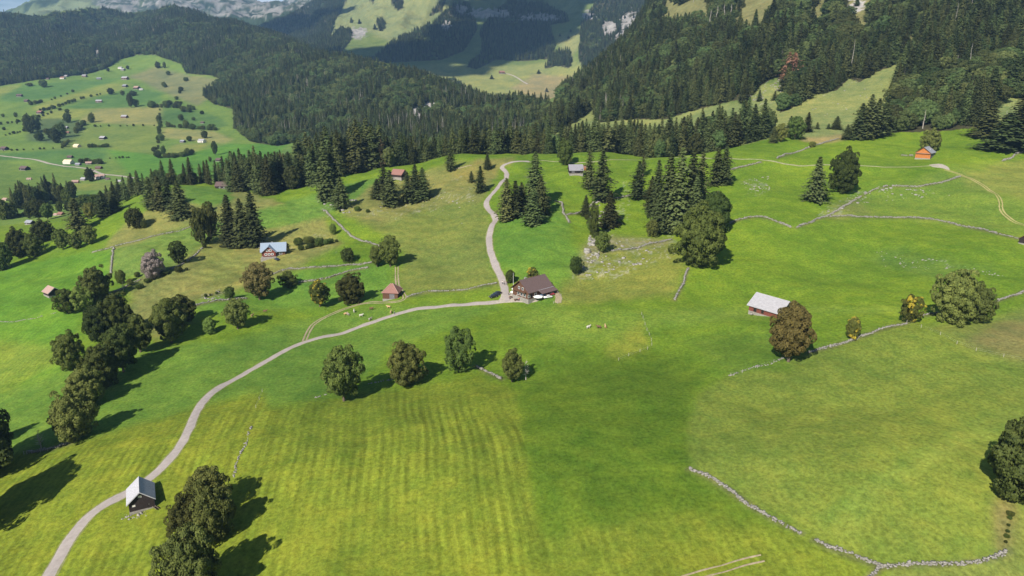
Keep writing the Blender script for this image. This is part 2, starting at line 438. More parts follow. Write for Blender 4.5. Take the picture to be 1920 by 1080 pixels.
# ------------------------------------------------------------------ regions of the land (outlined in the photograph, each with its own distance range)
G_BRIGHT = (.122, .192, .017); G_DARK = (.100, .158, .014); G_MOWN = (.150, .190, .020); G_RIGHT = (.155, .198, .030)
G_MID = (.106, .186, .026); G_BROWN = (.175, .180, .050); G_OLIVE = (.150, .182, .038); G_DRY = (.27, .225, .09)
V_GREEN = (.130, .200, .042); V_DEEP = (.088, .170, .042); V_YEL = (.20, .235, .055); V_TAN = (.235, .235, .080)
M_PAST = (.200, .228, .075); M_TAN = (.26, .22, .10); SOIL = (.055, .052, .026); ROCK = (.40, .375, .35)
NR_, FR_ = (0, 700), (700, 4200)
FIELDS = [
 # near land: colour, (nearest, farthest), edge wobble in px, outline
 (G_MID, NR_, 4, [(-400,760),(0,740),(230,650),(420,640),(560,600),(700,575),(950,570),(1000,575),(900,640),(700,690),(600,745),(495,765),(480,735),(350,770),(150,830),(-400,900)]),
 (G_BRIGHT, NR_, 5, [(950,572),(1250,600),(1300,700),(1250,760),(960,740),(800,705),(690,720),(720,660)]),
 (G_MOWN, NR_, 2, [(-400,1300),(-400,905),(0,858),(150,828),(350,770),(495,735),(500,768),(610,748),(760,728),(900,705),(965,735),(985,860),(1010,1000),(1300,945),(1530,1010),(1650,1065),(1700,1300)]),
 (G_DARK, NR_, 9, [(965,735),(1200,650),(1330,690),(1290,770),(1290,875),(1400,945),(1500,1000),(1300,950),(1120,985),(1020,1010),(1000,930),(980,850)]),
 (G_RIGHT, NR_, 2, [(1295,880),(1288,800),(1310,740),(1380,695),(1520,655),(1700,600),(1730,615),(1860,665),(1960,690),(1960,940),(1900,960),(1885,1040),(1650,1060),(1530,1010),(1400,945)]),
 ((.165,.150,.050), NR_, 5, [(1862,935),(1912,935),(1898,1042),(1862,1046)]),
 (G_OLIVE, NR_, 3, [(1890,1045),(1905,960),(1960,930),(2300,900),(2300,1300),(1640,1300),(1660,1068)]),
 (G_OLIVE, NR_, 5, [(1725,612),(1860,600),(1960,560),(2300,560),(2300,900),(1960,690),(1860,664)]),
 ((.185,.17,.055), NR_, 8, [(1800,640),(1880,605),(2300,600),(2300,690),(1930,672)]),
 ((.172,.224,.036), NR_, 9, [(1560,990),(1640,900),(1760,820),(1900,765),(1960,760),(1960,800),(1780,850),(1660,930),(1600,1010)]),
 ((.128,.19,.030), NR_, 9, [(1540,985),(1610,905),(1720,835),(1860,775),(1870,780),(1730,845),(1625,915),(1560,990)]),
 ((.15,.222,.028), NR_, 6, [(1000,575),(1250,583),(1500,575),(1700,572),(1700,582),(1480,592),(1250,612),(1150,640),(1050,650),(960,600)]),  # lighter look of the convex slope break, put into the colour
 ((.110,.175,.020), NR_, 10, [(1280,640),(1440,610),(1480,700),(1340,690)]),
 ((.105,.170,.024), NR_, 12, [(1610,480),(1690,465),(1780,490),(1900,510),(1780,520),(1680,510)]),
 ((.20,.23,.03), NR_, 10, [(1135,665),(1210,590),(1222,650),(1160,680)]),
 # green strip round the houses and the brownish hillside on the left
 (G_OLIVE, NR_, 4, [(740,520),(760,480),(720,440),(620,395),(700,360),(760,330),(860,300),(945,305),(905,380),(925,430),(915,480),(940,540),(830,545),(760,552)]),
 (G_BROWN, NR_, 6, [(650,360),(860,310),(940,312),(900,380),(860,380),(700,420),(640,400)]),
 ((.10,.19,.025), NR_, 5, [(600,500),(730,495),(745,560),(640,575),(560,580),(380,590),(370,570),(480,535)]),
 (G_BROWN, NR_, 7, [(150,520),(220,430),(330,355),(430,350),(600,400),(640,460),(560,500),(480,530),(370,565),(290,640),(235,600),(240,560),(260,520)]),
 ((.12,.185,.035), NR_, 6, [(330,430),(430,410),(420,440),(340,490),(280,520),(215,520),(210,470)]),
 ((.10,.18,.03), NR_, 6, [(340,350),(430,350),(440,372),(400,385),(350,380)]),
 ((.105,.185,.03), NR_, 6, [(480,395),(640,350),(720,330),(640,390),(560,420),(480,430)]),
 ((.16,.18,.045), NR_, 8, [(430,455),(470,500),(420,540),(370,530),(380,470)]),
 ((.10,.20,.02), NR_, 5, [(-300,800),(-300,520),(0,500),(130,480),(210,465),(212,520),(170,560),(130,650),(130,690),(0,735)]),
 ((.15,.21,.027), NR_, 10, [(-300,760),(-300,640),(0,640),(110,650),(120,680),(0,735)]),
 ((.106,.198,.026), NR_, 7, [(925,430),(940,380),(1050,360),(1080,470),(1070,560),(1010,570),(960,520),(920,480)]),
 ((.19,.19,.075), NR_, 10, [(1070,530),(1080,470),(1130,440),(1250,450),(1255,470),(1150,520)]),
 ((.16,.185,.035), NR_, 10, [(1050,540),(1130,470),(1260,455),(1290,500),(1260,560),(1040,572)]),
 ((.14,.20,.027), NR_, 6, [(1560,420),(1640,355),(1790,310),(2100,290),(2100,470),(1900,440),(1640,405)]),
 ((.175,.20,.04), NR_, 10, [(1790,330),(1960,290),(2100,330),(1960,380),(1820,350)]),
 ((.15,.18,.04), NR_, 6, [(1560,385),(1600,370),(1640,400),(1540,415)]),
 (G_DRY, (500,760), 3, [(1500,262),(1545,245),(1600,240),(1590,262),(1540,270)]),
 ((.20,.185,.05), (500,760), 6, [(840,330),(900,300),(960,296),(960,305),(900,345)]),
 # steep pasture on the right
 (M_PAST, (560,1500), 3, [(1830,250),(1860,180),(2300,140),(2300,250),(1920,215)]),
 (M_PAST, (620,1500), 3, [(1000,272),(1050,240),(1115,203),(1180,225),(1280,205),(1400,190),(1430,160),(1500,170),(1700,100),(1700,245),(1600,250),(1500,262),(1290,282)]),
 # valley floor far left
 (V_GREEN, FR_, 1, [(-400,420),(-400,150),(0,157),(280,95),(420,150),(440,240),(560,262),(600,290),(500,380),(300,360),(0,460)]),
 (V_YEL, FR_, 1, [(-200,190),(0,162),(45,158),(0,180)]),
 (V_DEEP, FR_, 1, [(0,180),(48,158),(235,145),(200,157),(110,180),(40,192),(0,192)]),
 (V_YEL, FR_, 1, [(55,205),(90,190),(205,157),(245,158),(230,167),(180,180),(120,192),(80,208)]),
 (V_DEEP, FR_, 1, [(115,202),(200,178),(240,166),(305,172),(300,198),(180,204)]),
 (V_YEL, FR_, 1, [(70,222),(90,207),(175,203),(150,222),(120,226)]),
 (V_TAN, FR_, 1, [(145,228),(178,204),(303,200),(298,236),(190,231)]),
 ((.085,.155,.04), FR_, 1, [(303,200),(345,205),(400,215),(430,235),(380,245),(308,237)]),
 (V_TAN, FR_, 1, [(305,240),(400,245),(438,262),(420,270),(305,258)]),
 ((.14,.19,.045), FR_, 1, [(160,238),(297,236),(300,290),(190,280),(100,282)]),
 ((.085,.125,.045), FR_, 2, [(48,225),(110,222),(165,230),(140,262),(100,270),(50,262)]),
 (V_DEEP, FR_, 1, [(-200,292),(0,288),(200,275),(200,300),(140,320),(50,300),(-200,300)]),
 ((.09,.20,.03), FR_, 1, [(200,280),(330,295),(430,270),(540,270),(480,330),(360,335),(250,335)]),
 ((.18,.21,.055), FR_, 1, [(310,285),(330,270),(400,268),(370,282),(340,290)]),
 ((.165,.175,.075), FR_, 2, [(240,145),(290,125),(350,140),(430,150),(400,175),(370,200),(300,170),(262,150)]),
 ((.17,.205,.045), FR_, 1, [(140,345),(230,340),(200,356),(140,358)]),
 # far alp in the gap
 ((.22,.235,.075), (2200,4200), 3, [(740,130),(830,118),(960,125),(1080,110),(1110,150),(1100,200),(900,200),(850,160),(770,150)]),
 (M_TAN, (2200,4200), 6, [(960,165),(1000,140),(1090,145),(1100,185),(1000,190)]),
 # high meadows
 ((.19,.21,.085), (3300,12000), 5, [(605,75),(640,20),(660,-60),(840,-60),(850,10),(800,50),(740,85),(690,60)]),
 ((.17,.20,.095), (4200,12000), 6, [(30,30),(110,5),(130,-60),(240,-60),(240,30),(180,38),(90,48)]),
 ((.16,.20,.08), (2600,12000), 6, [(1020,60),(1080,20),(1110,-60),(1040,-60),(1020,10)]),
 ((.20,.21,.08), (2400,3400), 6, [(1040,60),(1100,30),(1130,45),(1090,90),(1060,115),(1040,80)]),
]
F_LEFT = [(-300,20),(0,20),(60,20),(110,30),(160,20),(200,20),(240,30),(300,20),(350,10),(420,20),(470,40),(540,70),(600,92),(640,105),(700,124),(800,146),(860,158),(905,190),(1030,200),(1045,262),(1005,290),(860,294),(700,308),(620,290),(560,266),(520,274),(470,266),(440,240),(440,205),(400,195),(380,178),(420,152),(400,142),(350,138),(340,120),(290,103),(255,103),(225,112),(200,128),(160,140),(100,146),(40,155),(0,161),(-300,160)]
F_R1 = [(1005,270),(1060,240),(1112,205),(1122,230),(1180,224),(1250,224),(1290,210),(1380,188),(1398,195),(1420,165),(1455,143),(1470,165),(1462,212),(1500,196),(1530,175),(1568,170),(1592,147),(1612,155),(1640,135),(1665,128),(1700,108),(1712,60),(1740,-160),(1050,-160),(1050,200)]
F_R2 = [(1712,100),(1675,160),(1668,248),(1700,248),(1770,246),(1840,238),(1855,215),(1890,180),(1930,190),(2300,160),(2300,-160),(1720,-160),(1712,60)]
CLEAR = [[(1370,66),(1450,62),(1470,-60),(1380,-60)], [(1235,60),(1330,50),(1340,-10),(1235,0)], [(1508,88),(1548,50),(1572,-60),(1525,-60)],
         [(1582,100),(1596,-40),(1640,-40),(1618,96)], [(1692,70),(1700,100),(1720,105),(1714,60)]]
F_MTN = [  # woods on the mountain beyond the gap
 [(634,120),(640,108),(700,112),(735,80),(810,45),(850,10),(880,5),(895,55),(870,95),(830,112),(760,116),(710,118)],
 [(875,125),(905,100),(900,60),(930,20),(960,0),(1020,10),(1062,30),(1068,40),(1030,48),(1042,85),(1030,110),(985,115),(930,112),(893,130)],
 [(1022,128),(1030,105),(1065,95),(1075,110),(1068,128),(1045,124)],
 [(1085,110),(1090,45),(1120,0),(1140,-60),(1215,-60),(1215,100),(1150,140),(1098,138)],
 [(1062,170),(1085,145),(1095,165),(1080,180)],
 [(640,20),(655,-10),(648,-30),(560,20),(500,45),(470,62),(540,80),(600,92),(620,70),(628,40)],
 [(690,-4),(705,-20),(700,8)], [(728,-20),(760,-20),(755,15),(745,20),(735,8)], [(806,30),(812,15),(835,0),(830,20)],
 [(703,40),(718,36),(722,54),(712,56)], [(600,92),(640,55),(668,62),(640,98),(612,104)],
]
CLIFFS = [((782,212,16,16), (1200, 1900)), ((806,198,18,8), (1200, 1900)), ((800,222,22,8), (1200, 1900)), ((1142,52,16,16), (2300, 3800)), ((1183,48,22,32), (2300, 3800)), ((1165,70,16,12), (2300,3800)), ((838,48,12,10), (3000, 4600)), ((865,18,14,10), (3000, 4800)), ((672,62,16,12), (3000,4600)),
          ((1605,8,16,14), (850,1300)), ((920,25,50,10), (3300,5200)), ((1010,32,50,9), (3000,5200)), ((182,98,5,10), (2500,3600)), ((80,75,5,8), (2500,3700)), ((1105,30,14,8),(2600,4200))]
BIGROCK = [(170,-60),(262,-60),(262,24),(205,28),(172,4)], [(262,20),(300,-60),(600,-60),(620,8),(560,30),(440,34),(330,24)]

# ------------------------------------------------------------------ paint the land's colours, lighter slope break included
wob = fbm(XG / 14, YG / 14, 51, 3); wob2 = fbm(XG / 14 + 99, YG / 14, 57, 3)
wobf = fbm(XG / 60, YG / 60, 53, 3); wobf2 = fbm(XG / 60 + 99, YG / 60, 59, 3)
C = np.empty(XG.shape + (3,)); C[:] = G_BRIGHT
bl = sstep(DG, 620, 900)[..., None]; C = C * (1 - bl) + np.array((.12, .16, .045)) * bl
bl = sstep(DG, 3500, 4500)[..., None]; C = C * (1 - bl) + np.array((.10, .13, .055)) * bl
for (col, (d0, d1), jit, poly) in FIELDS:
    w1, w2 = (wob, wob2) if d1 <= 760 else (wobf, wobf2)
    m = inpoly(PXG + w1 * jit * 1.6, PYG + w2 * jit * 0.9, poly) & (DG >= d0) & (DG <= d1)
    C[m] = col
for p_ in BIGROCK: C[inpoly(PXG + wobf * 4, PYG, p_) & (DG > 4300)] = (.050, .066, .040)
# soft edges everywhere by a small blur over the grid
def blur(A, k=1):
    for _ in range(k):
        A[1:-1] = (A[:-2] + 2 * A[1:-1] + A[2:]) / 4
        A[:, 1:-1] = (A[:, :-2] + 2 * A[:, 1:-1] + A[:, 2:]) / 4
    return A
C = blur(C, 4)
Cb = blur(C.copy(), 14); nb_ = ((1 - sstep(DG, 380, 560)) * .85)[..., None]; C = C * (1 - nb_) + Cb * nb_
# broad mottling of the sward
b1 = fbm(XG / 55, YG / 55, 61, 4)[..., None]; b2 = fbm(XG / 12, YG / 12, 67, 4)[..., None]; b3 = fbm(XG / 260, YG / 260, 71, 4)[..., None]
C = C * (1 + 0.20 * b1 + 0.14 * b2 + 0.10 * b3) * np.concatenate([1 + 0.12 * b1 + 0.06 * b2, np.ones_like(b1), 1 - 0.1 * b1], -1)
# cattle terraces that follow the contour on the brown slope
tm = inpoly(PXG, PYG, [(200,560),(300,440),(430,380),(640,380),(640,460),(560,500),(480,530),(370,565),(290,640),(235,620)]) & (DG < 700)
ter = 0.5 + 0.5 * np.sin(ZG * 5.2 + 5 * fbm(XG / 20, YG / 20, 73, 3))
C[tm] *= (0.86 + 0.26 * ter[tm][:, None])
tm2 = inpoly(PXG, PYG, [(740,520),(720,440),(640,400),(860,320),(940,320),(905,390),(915,480),(935,530)]) & (DG < 700)
C[tm2] *= (0.92 + 0.15 * ter[tm2][:, None])
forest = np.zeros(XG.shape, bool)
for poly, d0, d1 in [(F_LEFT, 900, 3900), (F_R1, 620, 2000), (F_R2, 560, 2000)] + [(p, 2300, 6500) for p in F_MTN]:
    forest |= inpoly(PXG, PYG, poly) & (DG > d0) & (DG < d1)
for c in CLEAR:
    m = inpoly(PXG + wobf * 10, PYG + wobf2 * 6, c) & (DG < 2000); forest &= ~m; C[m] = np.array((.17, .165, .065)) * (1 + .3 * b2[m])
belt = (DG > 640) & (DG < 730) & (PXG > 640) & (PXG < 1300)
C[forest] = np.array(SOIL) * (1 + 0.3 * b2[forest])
# far wooded mountainsides beyond the reach of single trees
fw = sstep(fbm(XG / 420, YG / 420, 81, 5) + 0.25 * fbm(XG / 90, YG / 90, 83, 3), -0.12, 0.06) * sstep(DG, 4000, 4600) * (1 - sstep(ZG, 700, 1150))
for f in FIELDS[-4:-2]:
    fw = fw * (1 - 0.85 * inpoly(PXG, PYG, f[3]))
C = C * (1 - fw[..., None]) + np.array((.032, .050, .022)) * (1 + 0.4 * b2) * fw[..., None]
# bare limestone
rk = np.zeros(XG.shape)
rn = ridged(XG / 40, YG / 40 + ZG / 25, 91, 4)
for (cx, cy, rx, ry), (d0, d1) in CLIFFS:
    e = ((PXG - cx) / rx) ** 2 + ((PYG - cy) / ry) ** 2
    rk = np.maximum(rk, sstep(1.15 - e + (rn - 0.55) * 2.6, 0.35, 0.6) * (e < 1.8) * (DG > d0) * (DG < d1))
for p in BIGROCK:
    m = inpoly(PXG, PYG, p) & (DG > 4300)
    rk[m] = np.maximum(rk[m], 0.8 * sstep(ridged(XG / 150, YG / 150 + ZG / 50, 93, 5)[m] + 0.25 * b1[..., 0][m], 0.60, 0.74))
cliffm = rk.copy()
# stones showing through thin turf
for poly, th_ in [([(1060,520),(1110,450),(1260,440),(1270,480),(1150,525)], .60), ([(1120,415),(1160,360),(1180,330),(1190,430)], .66), ([(620,400),(700,372),(860,330),(900,360),(800,400),(700,420)], .68),
                  ([(1640,470),(1700,480),(1880,505),(1760,515),(1660,505)], .70), ([(1390,340),(1440,345),(1440,365),(1395,365)], .60), ([(370,560),(430,525),(440,545),(385,562)], .62),
                  ([(580,330),(640,380),(680,400),(610,420)], .67), ([(1430,150),(1500,130),(1640,150),(1500,200),(1400,200)], .72), ([(1100,470),(1110,440),(1140,430),(1150,470)],.55),
                  ([(500,440),(620,440),(640,470),(540,470)], .68), ([(1540,400),(1590,365),(1640,355),(1640,370),(1570,410)], .64)]:
    m = inpoly(PXG + wob * 12, PYG + wob2 * 8, poly) & (DG < 1000)
    s = ridged(XG / 3.2, YG / 3.2, 95, 3)
    rk[m] = np.maximum(rk[m], 0.28 * sstep(s[m] * .8 + .2 * vnoise(XG[m] / 14, YG[m] / 14, 77), th_ + 0.10, th_ + 0.17))
rc = np.array(ROCK) * (1 - .3 * sstep(DG, 1500, 3000))[..., None] * (0.75 + 0.5 * vnoise(XG / 25, YG / 25 + ZG / 12, 97))[..., None]
C = C * (1 - rk[..., None]) + rc * rk[..., None]
C = np.clip(C, 0.004, 0.8)
# mowing swaths: how strongly the stripes of the last cut show
mow = np.zeros(XG.shape)
# rank uncut grass along the walls
for pl_, lb_ in WL:
    pa = np.array(pl_, float)
    near_ = (PXG > pa[:, 0].min() - 12) & (PXG < pa[:, 0].max() + 12) & (PYG > pa[:, 1].min() - 12) & (PYG < pa[:, 1].max() + 12) & (DG < 700)
    x = PXG[near_]; y = PYG[near_]; dd_ = np.full(x.shape, 1e9); dep_ = DG[near_]
    for a_, b_ in zip(pa[:-1], pa[1:]):
        t_ = np.clip(((x - a_[0]) * (b_[0] - a_[0]) + (y - a_[1]) * (b_[1] - a_[1])) / ((b_ - a_) ** 2).sum(), 0, 1)
        dd_ = np.minimum(dd_, np.hypot(x - a_[0] - t_ * (b_[0] - a_[0]), (y - a_[1] - t_ * (b_[1] - a_[1])) * 1.8))
    wv = (1 - sstep(dd_ * dep_ / FPX + .6 * wob[near_], .6, 2.0)) * .75
    C[near_] = C[near_] * (1 - wv[:, None]) + np.array((.125, .135, .045)) * (1 + .4 * b2[near_]) * wv[:, None]
for p, a in [([(430,1080),(500,768),(760,728),(900,705),(965,735),(985,860),(1010,1000),(1000,1300),(300,1300)], 1.0), ([(-400,1300),(-400,905),(150,828),(495,735),(500,768),(440,940),(330,1300)], .75), ([(1000,1010),(1300,945),(1530,1010),(1650,1065),(1700,1300),(950,1300)], .55),
             ([(1295,880),(1310,740),(1520,655),(1960,690),(1960,940),(1885,1040),(1650,1060),(1400,945)], .22), ([(-400,760),(-300,520),(200,480),(120,690),(0,735)], .35), ([(600,745),(900,640),(1250,600),(1250,750),(960,735)], .18)]:
    m = inpoly(PXG + wob * 6, PYG + wob2 * 4, p) & (DG < 700); mow[m] = a
mow = blur(mow, 10) * (1 - sstep(DG, 420, 640))
# relief of the cliffs
ZG = ZG + cliffm * (DG > 2200) * (rn - 0.5) * 22

idx = np.arange(NTH * NR).reshape(NTH, NR)
Fq = np.stack([idx[:-1, :-1], idx[1:, :-1], idx[1:, 1:], idx[:-1, 1:]], -1).reshape(-1, 4)
tm_, tn, tb = newmat('turf', 0.92, 0.08)
V = np.stack([XG, YG, ZG], -1).reshape(-1, 3)
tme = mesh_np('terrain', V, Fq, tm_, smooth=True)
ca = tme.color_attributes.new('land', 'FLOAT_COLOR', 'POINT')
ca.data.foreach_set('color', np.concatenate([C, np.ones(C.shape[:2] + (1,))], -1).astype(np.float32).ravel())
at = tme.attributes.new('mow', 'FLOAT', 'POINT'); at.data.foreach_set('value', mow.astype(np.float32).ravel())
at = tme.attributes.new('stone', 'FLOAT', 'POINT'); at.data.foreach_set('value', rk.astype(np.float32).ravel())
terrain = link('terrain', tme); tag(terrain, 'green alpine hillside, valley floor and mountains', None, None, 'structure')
# turf shader
L = tn.links
va = N(tn, 'ShaderNodeVertexColor'); va.layer_name = 'land'
geo = N(tn, 'ShaderNodeNewGeometry')
am = N(tn, 'ShaderNodeAttribute'); am.attribute_name = 'mow'
ast = N(tn, 'ShaderNodeAttribute'); ast.attribute_name = 'stone'
def noise(scale, detail=5, rough=0.6, vec=None):
    z = N(tn, 'ShaderNodeTexNoise'); z.inputs['Scale'].default_value = scale; z.inputs['Detail'].default_value = detail; z.inputs['Roughness'].default_value = rough
    L.new(vec or geo.outputs['Position'], z.inputs['Vector']); return z.outputs['Fac']
def mrange(v, a, b, c, d):
    r = N(tn, 'ShaderNodeMapRange'); r.inputs['From Min'].default_value = a; r.inputs['From Max'].default_value = b; r.inputs['To Min'].default_value = c; r.inputs['To Max'].default_value = d
    L.new(v, r.inputs['Value']); return r.outputs['Result']
def mth(op, a, b):
    m = N(tn, 'ShaderNodeMath', operation=op)
    for i, q in enumerate((a, b)):
        if isinstance(q, (int, float)): m.inputs[i].default_value = q
        else: L.new(q, m.inputs[i])
    return m.outputs[0]
n1 = noise(0.9, 6, 0.72); n2 = noise(0.16, 5, 0.65); n3 = noise(0.035, 4, 0.6)
f = mth('MULTIPLY', mrange(n1, 0.3, 0.7, 0.58, 1.42), mrange(n2, 0.3, 0.7, 0.86, 1.14))
# swaths: bands along the fall of the field, wandering a little
mpn = N(tn, 'ShaderNodeMapping'); mpn.inputs['Rotation'].default_value = (0, 0, math.radians(-9))
L.new(geo.outputs['Position'], mpn.inputs[0])
sx = N(tn, 'ShaderNodeSeparateXYZ'); L.new(mpn.outputs[0], sx.inputs[0])
wan = noise(0.012, 3, 0.5)
xx = mth('ADD', sx.outputs['X'], mth('MULTIPLY', wan, 11.0))
st = mth('SINE', mth('MULTIPLY', xx, 2.3), 0)
st2 = mth('SINE', mth('MULTIPLY', xx, 0.52), 0)
mps = N(tn, 'ShaderNodeMapping'); mps.inputs['Scale'].default_value = (0.7, 0.02, 0.2)
L.new(mpn.outputs[0], mps.inputs[0])
streak = noise(1.0, 5, 0.7, mps.outputs[0])
sw = mth('ADD', mth('ADD', mth('MULTIPLY', st, 0.13), mth('MULTIPLY', st2, 0.05)), mrange(streak, 0.3, 0.7, -0.20, 0.20))
sw = mth('MULTIPLY', sw, mrange(n3, 0.36, 0.62, 0.15, 1.45))
f2 = mth('ADD', mth('MULTIPLY', sw, am.outputs['Fac']), 1.0)
f = mth('MULTIPLY', f, f2)
mul = N(tn, 'ShaderNodeMixRGB', blend_type='MULTIPLY'); mul.inputs['Fac'].default_value = 1
cmb = N(tn, 'ShaderNodeCombineXYZ')
fr_ = mth('MULTIPLY', f, mrange(n2, 0.3, 0.7, 0.88, 1.12)); L.new(fr_, cmb.inputs[0]); L.new(f, cmb.inputs[1]); L.new(f, cmb.inputs[2])
L.new(va.outputs['Color'], mul.inputs['Color1']); L.new(cmb.outputs[0], mul.inputs['Color2'])
L.new(mul.outputs[0], tb.inputs['Base Color'])
bp = N(tn, 'ShaderNodeBump'); bp.inputs['Strength'].default_value = 0.55; bp.inputs['Distance'].default_value = 0.5
L.new(n1, bp.inputs['Height']); L.new(bp.outputs[0], tb.inputs['Normal'])

# ------------------------------------------------------------------ tree prototypes (mesh data only; every tree is an object of its own)
def leaf_quads(cen, nor, size, rg):
    n = len(cen)
    t = rg.normal(size=(n, 3)); t -= (t * nor).sum(1, keepdims=True) * nor; t /= np.linalg.norm(t, axis=1, keepdims=True)
    b = np.cross(nor, t)
    s = size[:, None] if hasattr(size, '__len__') else size
    asp = rg.uniform(0.65, 1.0, (n, 1))
    c = nor * s * 0.15
    V = np.stack([cen - t * s + c * 0, cen + b * s * asp, cen + t * s, cen - b * s * asp], 1).reshape(-1, 3)
    F = np.arange(4 * n).reshape(n, 4)
    return V, F
def broadleaf(seed, h=16.0, w=14.0, shape='round', nl=6500, ls=0.42, open_=0.0):
    rg = np.random.default_rng(seed)
    z0 = h * 0.03; zc = (h + z0) / 2; hz = (h - z0) / 2; R0 = w / 2
    K = 190
    i = np.arange(K) + 0.5
    ph = np.arccos(1 - 2 * i / K); th_ = np.pi * (1 + 5 ** 0.5) * i + rg.uniform(0, 6)
    d = np.stack([np.sin(ph) * np.cos(th_), np.sin(ph) * np.sin(th_), np.cos(ph)], 1)
    d += rg.normal(scale=0.14, size=d.shape); d /= np.linalg.norm(d, axis=1, keepdims=True)
    prof = np.ones(K)
    if shape == 'cone': prof = 1.12 - 0.42 * (d[:, 2] + 1) / 2 - 0.1
    if shape == 'egg': prof = np.where(d[:, 2] < 0, 0.85 + 0.15 * (1 + d[:, 2]), 1 - 0.18 * d[:, 2])
    lob = 1 + 0.16 * np.sin(3 * np.arctan2(d[:, 1], d[:, 0]) + seed) * (1 - d[:, 2] ** 2) + rg.normal(scale=0.09, size=K)
    rad = rg.uniform(0.68, 0.97, K) * prof * lob
    cc = d * rad[:, None] * np.array([R0, R0, hz]) + np.array([0, 0, zc])
    rc_ = rg.uniform(0.11, 0.24, K) * (R0 + hz) / 2
    if open_ > 0:
        keep = rg.random(K) > open_; cc = cc[keep]; rc_ = rc_[keep]; d = d[keep]; K = len(cc)
    wts = rc_ ** 2; wts /= wts.sum()
    k = rg.choice(K, nl, p=wts)
    u = rg.normal(size=(nl, 3)); u /= np.linalg.norm(u, axis=1, keepdims=True)
    u = u + d[k] * 0.65; u[:, 2] += 0.15; u /= np.linalg.norm(u, axis=1, keepdims=True)
    P = cc[k] + u * rc_[k][:, None] * rg.uniform(0.82, 1.08, (nl, 1)) * np.array([1, 1, 0.82])
    inn_ = rg.random(nl) < .22
    P[inn_] = (u[inn_] * np.array([R0, R0, hz]) * rg.uniform(.5, .78, (int(inn_.sum()), 1))) * (1 if open_ < .2 else .6) + np.array([0, 0, zc])
    P[:, 2] = np.maximum(P[:, 2], z0 * 0.6 + rg.uniform(0, 0.8, nl))
    nn = u + rg.normal(scale=0.38, size=u.shape); nn /= np.linalg.norm(nn, axis=1, keepdims=True)
    sz = rg.uniform(0.7, 1.25, nl) * ls
    V, F = leaf_quads(P, nn, sz, rg)
    return V, F
def spruce(seed, h=27.0, r=4.3, tiers=30, ls=0.62, ragged=0.25, base=0.06, top=1.0, dense=1.0):
    rg = np.random.default_rng(seed)
    C_, N_, S_ = [], [], []
    lob_ = rg.uniform(.08, .2); ph_ = rg.uniform(0, 6)
    for t in range(tiers):
        f_ = t / (tiers - 1)
        z = h * (base + (1 - base) * f_)
        rr = r * (1 - f_) ** 0.66 * (1 + rg.normal(scale=ragged * 0.3)) + 0.25
        if f_ < 0.12: rr *= 0.72 + 2.3 * f_
        nb = max(6, int((9 + 12 * (1 - f_)) * dense))
        a0 = rg.uniform(0, 6.28)
        for b in range(nb):
            a = a0 + 6.283 * b / nb + rg.normal(scale=0.14)
            L_ = rr * (1 + rg.normal(scale=ragged * 0.55)) * (1 + lob_ * math.sin(2 * a + ph_ + z * .35) + lob_ * .6 * math.sin(5 * a + z * .8)); L_ = max(L_, 0.3)
            steps = max(2, int(L_ / 0.55))
            droop = rg.uniform(0.25, 0.5)
            for s in range(steps):
                g = (s + 0.6) / steps
                x = L_ * g
                zz = z - droop * x * (1 - 0.35 * g) + rg.normal(scale=0.12)
                sp_ = 0.30 * L_ * (1 - 0.75 * g) * 0.6
                o = rg.normal(scale=max(sp_, 0.08))
                C_.append((x * math.cos(a) - o * math.sin(a), x * math.sin(a) + o * math.cos(a), zz))
                nx = 0.55 + rg.normal(scale=0.3)
                N_.append((nx * math.cos(a) + rg.normal(scale=.25), nx * math.sin(a) + rg.normal(scale=.25), 0.75 + rg.normal(scale=0.2)))
                S_.append(ls * 1.12 * rg.uniform(0.7, 1.2) * (1.1 - 0.35 * g))
    for s in range(10):
        C_.append((0, 0, h * (0.93 + 0.075 * s / 10))); a = rg.uniform(0, 6.28); N_.append((math.cos(a), math.sin(a), 0.15)); S_.append(0.42 - 0.03 * s)
    C_ = np.array(C_); N_ = np.array(N_); N_ /= np.linalg.norm(N_, axis=1, keepdims=True)
    C_[:, 2] = np.maximum(C_[:, 2], 0.3)
    return leaf_quads(C_, N_, np.array(S_), rg)
def trunk_mesh(name, h, r, limbs, mat, seed=0, crown_r=4.0, dead=False):
    rr = random.Random(seed); mb = MB()
    path = [(0, 0, -1.5), (0, 0, 0)] + [(rr.uniform(-.12, .12) * k, rr.uniform(-.12, .12) * k, h * k / 5) for k in range(1, 6)]
    mb.tube(path, [r * 1.35, r * 1.2, r, r * .8, r * .6, r * .38, r * .12], 7)
    for k in range(limbs):
        z = h * rr.uniform(0.22, 0.92); a = rr.uniform(0, 6.28); l = crown_r * (1 - z / h * 0.7) * rr.uniform(.6, 1.0)
        up = rr.uniform(0.1, 0.6) if not dead else rr.uniform(-.25, .15)
        mb.tube([(0, 0, z), (l * .5 * math.cos(a), l * .5 * math.sin(a), z + l * .5 * up), (l * math.cos(a), l * math.sin(a), z + l * up * 1.2)], [r * .3, r * .18, r * .05], 4)
    return mb.mesh(name, mat, True)
BL = {}
